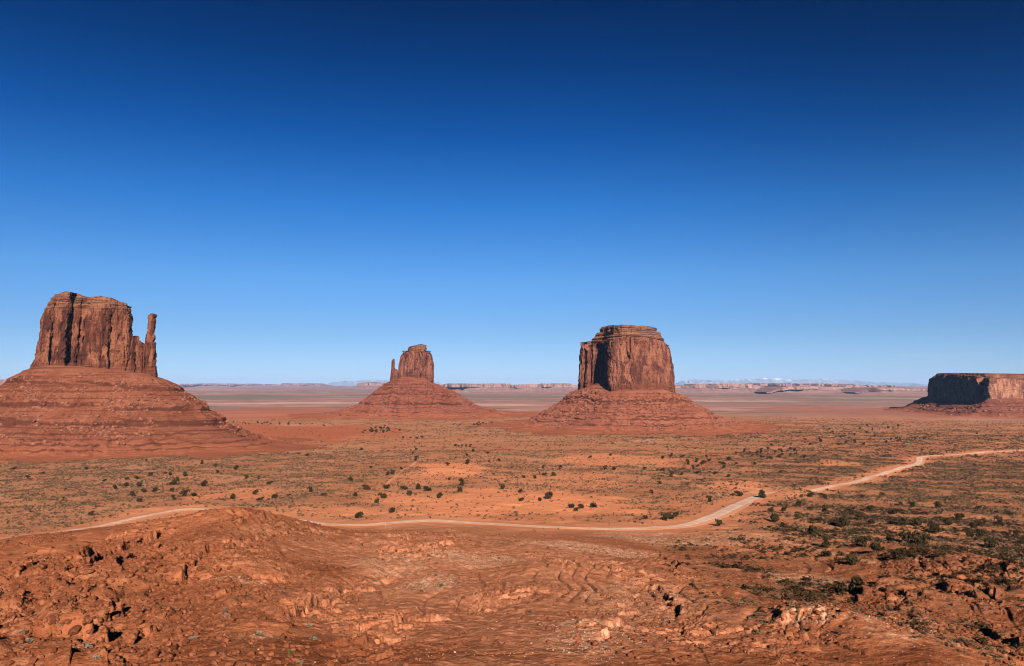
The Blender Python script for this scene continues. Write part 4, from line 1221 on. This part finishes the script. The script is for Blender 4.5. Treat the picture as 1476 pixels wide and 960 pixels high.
M_FAR = mat_far()
far_mesa(930, 1115, 9000, [553, 552.8, 553.2, 553, 553.6], 'lavender pink mesa wall on the horizon just right of the barrel shaped butte', 111)
far_mesa(1105, 1255, 8800, [556, 556.5, 555.5, 557, 557.5], 'low notched line of cliffs on the horizon in the gap left of the shaded mesa', 117, skew=.1)
far_mesa(1240, 1400, 8400, [558.5, 559, 559.5, 560], 'low broken cliffs ending behind the shaded mesa at the right', 123)
far_mesa(1060, 1330, 14000, [552, 552.6, 553.2, 553.5, 555.5, 556.5], 'pale flat plateau line above the notched cliffs', 129)
far_mesa(612, 860, 10500, [553.2, 552.5, 553, 552.3, 552.8, 552.6], 'long hazy mesa on the horizon between the two middle buttes', 135)
far_mesa(500, 585, 15000, [552.5, 550.5, 551.5, 551], 'small hazy mauve hills on the horizon left of the thin spired butte', 141, depth=1500)
far_mesa(380, 470, 24000, [553.2, 552.4, 552.2, 553], 'faint blue mesa on the horizon midway between the two mitten buttes', 147, depth=1500)
far_mesa(-60, 40, 12000, [548, 547.5, 547, 548.5], 'bluish mesa on the horizon behind the leftmost butte slope', 153)
far_mesa(225, 390, 26000, [553.4, 553.1, 553.0, 553.3], 'faint level mesa line right of the leftmost butte', 159, depth=1500)


def mountains():
    m, t = material('snowy_mountain_rock')
    p = t.pos()
    sp = t.new('ShaderNodeSeparateXYZ')
    t.put(sp.inputs[0], p)
    n = t.noise(p, 1 / 420, 5, 0.65)
    k = t.ramp(t.add(sp.outputs['Z'], t.mul(n, 620)), 640, 740)
    c = t.mix(k, (0.26, 0.30, 0.36), (0.74, 0.77, 0.82))
    t.base(c)
    for px0, px1, rows, seed in ((965, 1330, [550, 546.5, 548.5, 545.5, 544.5, 547, 546, 547.5, 550, 551, 552.5], 171), (470, 640, [552, 549.5, 548, 547, 548.5, 548, 549, 550.5], 177)):
        Y = 42000
        n_ = 420
        u = np.linspace(0, 1, n_)
        px = px0 + (px1 - px0) * u
        zt = zrow(np.interp(u, np.linspace(0, 1, len(rows)), rows), Y)
        zt = zt - 20 + 45 * fbm(u * 26, u * 0, 4, seed)
        zt = np.maximum(zt, 10) * (0.3 + .7 * sstep(0, .06, u) * sstep(1, .94, u))
        V = []
        for j, (d, f_) in enumerate([(-1, -.05), (-.8, .12), (-.6, .3), (-.4, .5), (-.25, .7), (-.1, .88), (0, 1), (.2, .8), (.5, .4), (1, -.05)]):
            x = (px - 738) / F * Y
            V.append(np.stack([x + 60 * gn(u * 40, u * 0 + j, seed + 1), Y + d * 2600 + 500 * fbm(u * 30, u * 0 + j * .6, 3, seed + 2) * (f_ < 1), zt * f_ + 50 * fbm(u * 60, u * 0 + j * .8, 3, seed + 3) * (0 < f_ < 1)], -1))
        V = np.array(V)
        ob = mesh_np('mountains', V.reshape(-1, 3), [grid_faces(len(V), n_)[:, ::-1]], m)
        tag(ob, 'snow dusted mountains far beyond the valley', kind='structure')


mountains()

# ------------------------------------------------------------------ plants
def leaf_clump(seed, n, squash=.8, leaf=.24, core=True, spiky=False):
    """a bush of many leaf-sized faces filling an uneven crown"""
    g = np.random.default_rng(seed)
    V, Fc = [], []
    lobes = g.normal(0, .33, (6, 3)) * np.array([1, 1, .9]) + np.array([0, 0, .15])
    lr = g.uniform(.45, .7, 6)
    for i in range(n):
        k = g.integers(0, 6)
        d = g.normal(size=3)
        d /= np.linalg.norm(d)
        if d[2] < -.35:
            d[2] *= -.5
        c = lobes[k] + d * lr[k] * g.uniform(.55, 1.05)
        a = g.normal(size=3)
        if spiky:
            a = d + .35 * a
        a /= np.linalg.norm(a)
        b = np.cross(a, g.normal(size=3))
        b /= np.linalg.norm(b)
        s = leaf * g.uniform(.6, 1.4)
        wd = s * (.35 if spiky else .8)
        o = len(V)
        V += [c - b * wd, c + a * s * 1.1, c + b * wd, c - a * s * .9]
        Fc.append([o, o + 1, o + 2, o + 3])
    V = np.array(V) * np.array([1, 1, squash])
    V[:, 2] -= V[:, 2].min() * .75
    return V, np.array(Fc)


CROWNS = [leaf_clump(600 + i, 460, 1.0, .17) for i in range(6)]


def trunk_mesh(name, seed):
    g = np.random.default_rng(seed)
    V, Fc = [], []

    def limb(p0, p1, r0, r1):
        p0, p1 = np.array(p0, float), np.array(p1, float)
        d = (p1 - p0) / np.linalg.norm(p1 - p0)
        a = np.cross(d, [.3, .9, .1])
        a /= np.linalg.norm(a)
        b = np.cross(d, a)
        mid = (p0 + p1) / 2 + g.normal(0, .05, 3)
        o = len(V)
        for p, r in ((p0, r0), (mid, (r0 + r1) / 2), (p1, r1)):
            for k in range(6):
                t = k / 6 * 2 * np.pi
                V.append(p + r * (np.cos(t) * a + np.sin(t) * b))
        for i in range(2):
            for k in range(6):
                q = o + i * 6
                Fc.append([q + k, q + (k + 1) % 6, q + 6 + (k + 1) % 6, q + 6 + k])
    limb((0, 0, -.15), (.05, .02, .45), .13, .09)
    for k in range(4):
        t = k * 1.6 + g.uniform(0, .6)
        limb((.04, .02, .3), (.45 * np.cos(t), .45 * np.sin(t), .75 + g.uniform(0, .3)), .07, .03)
    return mesh_np(name, np.array(V), [np.array(Fc)], M_TRUNK, attrs={'tone': np.zeros(len(V))}, link=False).data


crown_me = [mesh_np('crown', v, [f], M_JUNIPER, smooth=False, attrs={'tone': np.repeat(np.random.default_rng(i).uniform(0, .6, len(f)), 4)}, link=False).data for i, (v, f) in enumerate(CROWNS)]
trunk_me = [trunk_mesh('trunk', 650 + i) for i in range(3)]

JUN = [(211, 665), (151, 694), (183, 692), (197, 691), (217, 686.5), (238, 683), (245, 685.5), (267, 686.5), (251, 699), (256, 694), (182, 701), (201, 701), (191, 715), (223, 709), (248, 709), (201, 724), (250, 721), (266, 715), (279, 716),
       (294, 701), (291, 669), (311, 673), (313.5, 682), (340, 677), (373, 691), (389, 698.5), (336, 719), (368.5, 713), (375, 721.5), (396, 718), (207, 710), (165, 705), (131, 743), (355, 690), (124, 677), (20, 677), (40, 690), (62, 683),
       (521, 649), (430, 655), (443, 657.5), (535, 675), (505, 694), (528, 706), (447, 709), (512, 716), (552, 718), (543, 725), (566, 683.5), (559, 685), (578, 677), (600, 664), (582, 706), (590, 715), (603, 705), (615, 708), (634, 718), (557, 705),
       (645, 671), (674, 669), (648, 692), (665, 700), (663, 709), (705, 666), (719, 665), (600, 649), (595, 654), (682, 651.5), (703, 654), (673, 657), (581, 632), (591, 631.5), (601, 632.5), (608, 631), (518, 747), (565, 739), (467, 714.5),
       (656, 643.5), (661, 644), (666, 643.5), (672, 644), (678, 644.5), (724, 705), (750, 710), (752, 722.5), (791, 719), (778, 722.5), (823, 733), (831, 736.5), (837, 733), (755, 689), (771, 690), (785, 686), (798, 686), (851, 660), (880, 657),
       (929, 677), (808, 674), (783, 675.5), (872, 676), (956, 679), (967.5, 687), (930, 748), (964, 748), (974, 745), (939, 711), (885, 677.5), (955, 679), (950.5, 697.5), (968, 685.5), (983, 684.5), (999, 676), (984, 659.5), (968, 658),
       (1018, 659.5), (1061, 654), (1081, 654), (1091, 654), (1107, 648), (1124, 649.5), (1139, 648), (1124, 659.5), (1097, 659.5), (1061, 669), (1031, 683.5), (1050, 688), (1006, 683), (855, 732), (959, 750), (1126, 682), (1111, 739), (1117, 753),
       (1036, 758), (1022, 723), (1130, 736.5), (1152, 730), (1169.5, 717), (1188, 717.5), (1243, 718), (1272, 715), (1190, 741.5), (1182, 752), (1217, 760), (1226, 739), (1239, 750), (1254, 738), (1256, 756), (1290, 741), (1287, 757), (1301, 758),
       (1321, 758.5), (1346, 769), (1311, 785), (1330.5, 783), (1283, 783), (1191, 803), (1230, 814), (1262, 796), (1296, 806.5), (1384, 750), (1352, 733), (1314, 731), (1298, 729), (1172, 771.5), (1191, 788), (1244, 789), (1210, 859), (1235, 853.5),
       (1403, 762), (1440, 757), (1382, 748), (1396, 774), (1416, 777), (1227, 813), (1065, 715), (1099, 718), (1410, 735), (1455, 742), (1366, 757), (1430, 790), (1465, 775)]
BIG = {(1217, 760): 8.2, (266, 715): 7.4, (791, 719): 7.6, (665, 700): 6.6, (615, 708): 6.8, (1311, 785): 8.0, (1330.5, 783): 7.6, (251, 699): 6.8, (674, 669): 7.6, (1099, 718): 7.5, (294, 701): 7.2, (528, 706): 6.6, (552, 718): 6.4, (1346, 769): 7.4, (600, 664): 6.8}


def place_word(px):
    return ('at far left' if px < 110 else 'below the left butte' if px < 300 else 'between left and middle buttes' if px < 480 else 'below the middle butte' if px < 640 else
            'between the middle buttes' if px < 800 else 'below the barrel butte' if px < 990 else 'right of the barrel butte' if px < 1180 else 'on the right flat' if px < 1340 else 'at right edge')


def depth_word(py):
    return 'farthest back' if py < 640 else 'well back' if py < 662 else 'in mid distance' if py < 690 else 'past the road' if py < 718 else 'near the road' if py < 750 else 'nearer than the road'


ORD = ['first', 'second', 'third', 'fourth', 'fifth', 'sixth', 'seventh', 'eighth', 'ninth', 'tenth', 'eleventh', 'twelfth', 'thirteenth', 'fourteenth', 'fifteenth', 'sixteenth', 'seventeenth', 'eighteenth', 'nineteenth', 'twentieth'] + ['%dth' % i for i in range(21, 90)]
g = np.random.default_rng(99)
extra = []
for (px, py, rx, ry, k) in [(548, 619, 26, 5, 26), (400, 611, 60, 3, 14), (690, 612, 60, 3, 14), (1120, 655, 50, 8, 16), (1250, 630, 110, 12, 30), (1000, 668, 60, 10, 12)]:
    for _ in range(k):
        extra.append((px + rx * g.normal(0, .55), py + ry * g.normal(0, .6)))
trees = []
for i, (px, py) in enumerate(JUN + extra):
    p = ground_at(px, py, 60 if py > 770 else 425, fn=H)
    w_ = BIG.get((px, py), 0) or g.uniform(3.6, 5.8) * (1 if py < 700 or px < 1100 else 1.1)
    if i >= len(JUN):
        w_ = g.uniform(4.0, 6.5)
    trees.append((px, py, p, w_))
groups = {}
for t_ in trees:
    groups.setdefault((place_word(t_[0]), depth_word(t_[1])), []).append(t_)
for (pw, dw), lst in groups.items():
    lst.sort(key=lambda a: a[0])
    for k, (px, py, p, w_) in enumerate(lst):
        z = float(H(p[0:1], p[1:2])[0])
        if len(lst) == 1:
            lab = f'dark green juniper {dw} {pw}, alone there'
        else:
            lab = f'juniper {dw}, {pw}, {ORD[k]} of {len(lst)} from left'
        o = empty('juniper_tree', (p[0], p[1], z), lab, 'tree', 'dark junipers scattered over the flats')
        o.rotation_euler.z = g.uniform(0, 6.28)
        hgt = w_ / 2 * g.uniform(.8, 1.15)
        cr = bpy.data.objects.new('crown', crown_me[g.integers(0, 6)])
        cr.scale = (w_ / 2 * g.uniform(.85, 1.1), w_ / 2, hgt)
        cr.location = (0, 0, .12 * hgt)
        cr.parent = o
        COL.objects.link(cr)
        tr = bpy.data.objects.new('trunk', trunk_me[g.integers(0, 3)])
        tr.scale = (w_ / 2, w_ / 2, hgt)
        tr.parent = o
        COL.objects.link(tr)

# ---- low scrub: too many to count
SCR = [leaf_clump(700 + i, 9, .7, .5) for i in range(6)]
g = np.random.default_rng(123)


def sector(n, r0, r1, a0=-.72, a1=.72):
    """points whose density on the ground is even"""
    r = np.sqrt(g.uniform(r0 ** 2, r1 ** 2, n))
    a = g.uniform(a0, a1, n)
    return r * np.sin(a), r * np.cos(a), r


def scrub(name, n, r0, r1, smin, smax, mat, label, thr=0., keep=None, a0=-.72, a1=.72, temps=None):
    x, y, r = sector(n, r0, r1, a0, a1)
    vg = att_at('veg', x, y)
    cl = fbm(x / 38, y / 38, 3, 801) * .8 + fbm(x / 9, y / 9, 2, 805) * .5
    pr = vg * sstep(-.4, .4, cl + thr) * (.75 + .5 * sstep(.2, .5, x / y))
    if keep is not None:
        pr = keep(x, y, r, pr, cl)
    pr = pr * (road_dist(x, y) > 7.5)
    ok = g.uniform(0, 1, n) < pr
    x, y, r = x[ok], y[ok], r[ok]
    z = H(x, y)
    size = smin * (smax / smin) ** (g.uniform(0, 1, len(x)) ** 1.8)
    v, f, tone = scatter(temps or SCR, np.stack([x, y, z], -1), size, g, tilt=.1, sink=.42)
    ob = mesh_np(name, v, [f], mat, smooth=False, attrs={'tone': tone})
    tag(ob, label, 'scrub', kind='stuff')
    print(name, len(x))


scrub('scrub', 330000, 400, 1250, .45, 1.5, M_SCRUB, 'olive and straw coloured desert scrub dotting the valley floor', .1)
scrub('scrub', 110000, 1250, 2600, .9, 2.3, M_SCRUB, 'distant olive desert scrub beyond the road', .0)
M_DARK = mat_plain('dark_brush', ((0.036, 0.021, 0.010), (0.072, 0.041, 0.020), (0.02, 0.012, 0.006)))
SCRN = [leaf_clump(720 + i, 46, .62, .26) for i in range(5)]
scrub('scrub', 42000, 150, 470, .25, 1.0, M_SCRUB, 'low dark scrub over the near right slopes', 0, keep=lambda x, y, r, p, cl: sstep(.18, .34, np.arctan2(x, y)) * sstep(-.3, .5, cl) * .9 * (1 - att_at('sand', x, y) * .8) + .012, temps=SCRN)
scrub('scrub', 90000, 170, 640, .5, 1.9, M_DARK, 'dark brushy shrubs thick over the near right flat', 0, keep=lambda x, y, r, p, cl: sstep(.1, .3, np.arctan2(x, y)) * sstep(-.1, .4, cl) * (att_at('dark', x, y) + .12 * sstep(.2, .35, np.arctan2(x, y))) * (1 - .7 * att_at('sand', x, y)), temps=SCRN)
scrub('scrub', 190000, 600, 2300, .7, 2.2, M_DARK, 'blackish brush in patches over the far right flat', 0, keep=lambda x, y, r, p, cl: sstep(-.2, .45, cl) * (att_at('dark', x, y) * .8 + .07 * att_at('veg', x, y)))

# ------------------------------------------------------------------ rocks of the near slope
g = np.random.default_rng(321)
rock_me = [mesh_np('boulder', v, [f], M_ROCK, smooth=False, attrs={'tone': np.zeros(len(v))}, link=False).data for v, f in ROCK_L]
FIELDS = [  # photo column, row, spreads, how many, smallest, largest, words
    (95, 850, 60, 36, 110, .45, 1.6, 'in the tumbled field at the lower left'),
    (185, 815, 55, 22, 70, .5, 1.6, 'below the left rim of the foreground ridge'),
    (165, 900, 55, 22, 36, .32, 1.1, 'near the bottom left corner of the slope'),
    (275, 825, 50, 18, 36, .5, 1.5, 'along the ledge left of centre'),
    (340, 905, 50, 18, 14, .3, .8, 'on the sandy slope at lower left of centre'),
    (1110, 915, 50, 22, 30, .3, .9, 'on the dark knoll at the lower right'),
    (1390, 830, 55, 20, 28, .6, 1.9, 'on the rocky hill at the right')]
SHORT = ['big', 'wide', 'blocky', 'rounded', 'flat topped']
n_b = 0
for (px, py, sx, sy, k, s0, s1, words) in FIELDS:
    items = []
    for _ in range(k):
        a, b = px + sx * g.normal(0, .7), min(py + sy * g.normal(0, .7), 957)
        p = ground_at(a, b, 60, fn=H)
        items.append((a, p, s0 * (s1 / s0) ** (g.uniform() ** 1.6)))
    order = sorted(range(k), key=lambda q: -items[q][2])
    for rank, q in enumerate(order):
        a, p, s_ = items[q]
        o = bpy.data.objects.new('boulder', rock_me[g.integers(0, len(rock_me))])
        COL.objects.link(o)
        z = float(H(p[0:1], p[1:2])[0])
        o.location = (p[0], p[1], z + .22 * s_)
        o.scale = (s_ * g.uniform(.85, 1.25), s_, s_ * g.uniform(.8, 1.15))
        o.rotation_euler = (g.normal(0, .35), g.normal(0, .35), g.uniform(0, 6.28))
        if rank == 0:
            lab = f'largest rust red boulder {words}'
        elif rank < 4:
            lab = f'{ORD[rank]} largest rust red boulder {words}'
        else:
            lab = f'rust red boulder {words}'
        tag(o, lab, 'boulder', 'boulders ' + words)
        n_b += 1
print('boulders', n_b)


def stones(n, r0, r1, smin, smax, mat, label, prob, seed, power=2.5, a0=-.72, a1=.72):
    x, y, r = sector(n, r0, r1, a0, a1)
    ok = g.uniform(0, 1, n) < prob(x, y, r)
    x, y, r = x[ok], y[ok], r[ok]
    z, rd, lm = H(x, y, True)
    size = smin * (smax / smin) ** (g.uniform(0, 1, len(x)) ** power)
    v, f, tone = scatter(ROCK_T, np.stack([x, y, z], -1), size, g)
    ob = mesh_np('loose_stones', v, [f], mat, smooth=False, attrs={'tone': tone})
    tag(ob, label, 'stones', kind='stuff')
    print('stones', len(x))


def p_red(x, y, r):
    az_ = np.arctan2(x, y)
    c = fbm(x / 34, y / 34, 3, 901) + .4 * fbm(x / 8, y / 8, 2, 905)
    left = sstep(-.15, -.38, az_)
    right = sstep(.3, .5, az_)
    return np.clip(.9 * near_ledge(x, y) * (.35 + left) + .75 * left * sstep(.08, .5, c) + .7 * right * sstep(-.05, .4, c) + .16 * sstep(-.1, .5, c), 0, 1) * (1 - .75 * att_at('sand', x, y)) * sstep(430, 380, r)


stones(190000, 75, 430, .12, .85, M_ROCK, 'rust red rubble strewn along the ledges of the near slope', p_red, 1)
stones(170000, 75, 420, .07, .24, M_PALE, 'small pale sandstone chips littering the near slope', lambda x, y, r: np.clip(att_at('pale', x, y) * .8 + .22 * sstep(-.1, .5, fbm(x / 22, y / 22, 3, 911)) * sstep(-.33, -.12, np.arctan2(x, y)), 0, 1), 2)

# grey sage tufts standing alone on the near slope
SAGE = [leaf_clump(740 + i, 130, .7, .2, spiky=True) for i in range(4)]
sage_me = [mesh_np('sagebrush', v, [f], M_SAGE, smooth=False, attrs={'tone': np.repeat(np.random.default_rng(i).uniform(0, .7, len(f)), 4)}, link=False).data for i, (v, f) in enumerate(SAGE)]
green_me = [mesh_np('green_shrub', v, [f], M_GREEN, smooth=False, attrs={'tone': np.repeat(np.random.default_rng(i).uniform(0, .7, len(f)), 4)}, link=False).data for i, (v, f) in enumerate(SAGE)]
SG = [(327, 891, 1.05, 'widest grey sagebrush, casting a black shadow right of the boulder field'), (39, 926, .85, 'pale grey sagebrush at the lower left corner'), (33, 913, .8, 'grey sagebrush just above the pale one at the lower left'),
      (88, 900, .75, 'grey sagebrush beside the black hollow at lower left'), (126, 934, .8, 'grey sagebrush below the black hollow at lower left'), (25, 938, .8, 'flat grey sagebrush above the bottom left shadow'),
      (140, 949, .6, 'small grey tuft near the bottom edge at left'), (447, 903, .8, 'grey sagebrush under the ledge left of centre'), (452, 922, .7, 'grey sagebrush lowest under the ledge left of centre'), (369, 851, .6, 'pale tuft on the sand above the widest sagebrush'),
      (375, 914, .75, 'dry grey tuft amid stones left of centre'), (403, 853, .6, 'dry tuft on the ledge above the centre left sand'), (322, 879, .6, 'small grey tuft just above the widest sagebrush'), (280, 921, .7, 'dry tuft in the stone ring at lower left'),
      (540, 838, .9, 'blue grey tuft on the pale streak below the road'), (569, 850, .6, 'small grey tuft on the sand below the pale streak'), (432, 957, .6, 'grey tuft at the bottom edge left of centre'), (200, 820, .7, 'grey tuft among the boulders under the ridge'),
      (820, 900, .6, 'small grey tuft on the slope right of centre'), (660, 828, .6, 'small tuft on the pale rubble patch')]
for i, (px, py, s_, lab) in enumerate(SG):
    p = ground_at(px, py, 60, fn=H)
    o = bpy.data.objects.new('sagebrush', sage_me[i % 4])
    COL.objects.link(o)
    o.location = (p[0], p[1], float(H(p[0:1], p[1:2])[0]) - .05)
    o.scale = (s_ * 1.15, s_, s_ * .9)
    o.rotation_euler.z = i * 1.7
    tag(o, lab, 'bush', 'grey sagebrush on the near slope')
for i, (px, py, s_, lab) in enumerate([(418, 942, .6, 'bright green shrub near the bottom left of centre'), (359, 859, .65, 'dark green shrub on the sand above the widest sagebrush'), (340, 864, .5, 'small green shrub left of its larger twin on the sand'),
                                      (637, 845, .9, 'dark green shrub on the pale rubble patch below the road'), (628, 830, .7, 'green shrub at the top of the pale rubble patch'), (806, 763, 1.0, 'dark shrub on the near verge of the road'),
                                      (452, 889, .6, 'green shrub under the ledge left of centre')]):
    p = ground_at(px, py, 60, fn=H)
    o = bpy.data.objects.new('green_shrub', green_me[i % 4])
    COL.objects.link(o)
    o.location = (p[0], p[1], float(H(p[0:1], p[1:2])[0]) - .05)
    o.scale = (s_, s_, s_)
    o.rotation_euler.z = i * 2.1
    tag(o, lab, 'shrub', 'green shrubs on the near slope')

# marker post by the road
import bmesh
p = ground_at(556, 759.5, 425, fn=H)
bm = bmesh.new()
bmesh.ops.create_cube(bm, size=1.0)
bmesh.ops.scale(bm, vec=(.22, .16, 2.6), verts=bm.verts)
bmesh.ops.translate(bm, vec=(0, 0, 1.3), verts=bm.verts)
bmesh.ops.bevel(bm, geom=bm.edges[:], offset=.03, segments=1, affect='EDGES')
me = bpy.data.meshes.new('marker_post')
bm.to_mesh(me)
bm.free()
me.materials.append(mat_plain('weathered_wood', ((0.30, 0.22, 0.17), (0.36, 0.28, 0.22), (0.22, 0.16, 0.12))))
o = bpy.data.objects.new('marker_post', me)
o.location = (p[0], p[1], float(H(p[0:1], p[1:2])[0]) - .1)
COL.objects.link(o)
tag(o, 'grey upright marker post on the near side of the pale road', 'post')
# pale rock by the pull-out
p = ground_at(1098, 698, 330, fn=H)
v, f = ROCK_L[2]
o = mesh_np('pale_boulder', v, [f], M_PALE, smooth=False, attrs={'tone': np.zeros(len(v))})
o.location = (p[0], p[1], float(H(p[0:1], p[1:2])[0]) + .4)
o.scale = (1.0, .9, 1.2)
tag(o, 'lone whitish boulder beside the turnout where the road bends', 'boulder')

# ------------------------------------------------------------------ the air
zt = 300
hz = 64000.0
lo, hi = -30.0, 450.0
V = np.array([(sx * hz, sy * hz, z) for z in (lo, hi) for sy in (-1, 1) for sx in (-1, 1)], float)
Fh = np.array([[0, 2, 3, 1], [4, 5, 7, 6], [0, 1, 5, 4], [2, 6, 7, 3], [0, 4, 6, 2], [1, 3, 7, 5]])
hm = bpy.data.materials.new('haze')
hm.use_nodes = True
t = NT(hm.node_tree)
t.n.clear()
ho = t.new('ShaderNodeOutputMaterial')
pv = t.new('ShaderNodeVolumePrincipled')
pv.inputs['Color'].default_value = (0.40, 0.58, 1.0, 1)
pv.inputs['Density'].default_value = 1.2e-5
pv.inputs['Anisotropy'].default_value = 0.0
t.l.new(pv.outputs[0], ho.inputs['Volume'])
haze = mesh_np('haze', V, [Fh], hm, smooth=False)
tag(haze, 'thin bluish air over the whole valley', kind='stuff')
print('haze top', hi, 'ground verts', len(Vg))
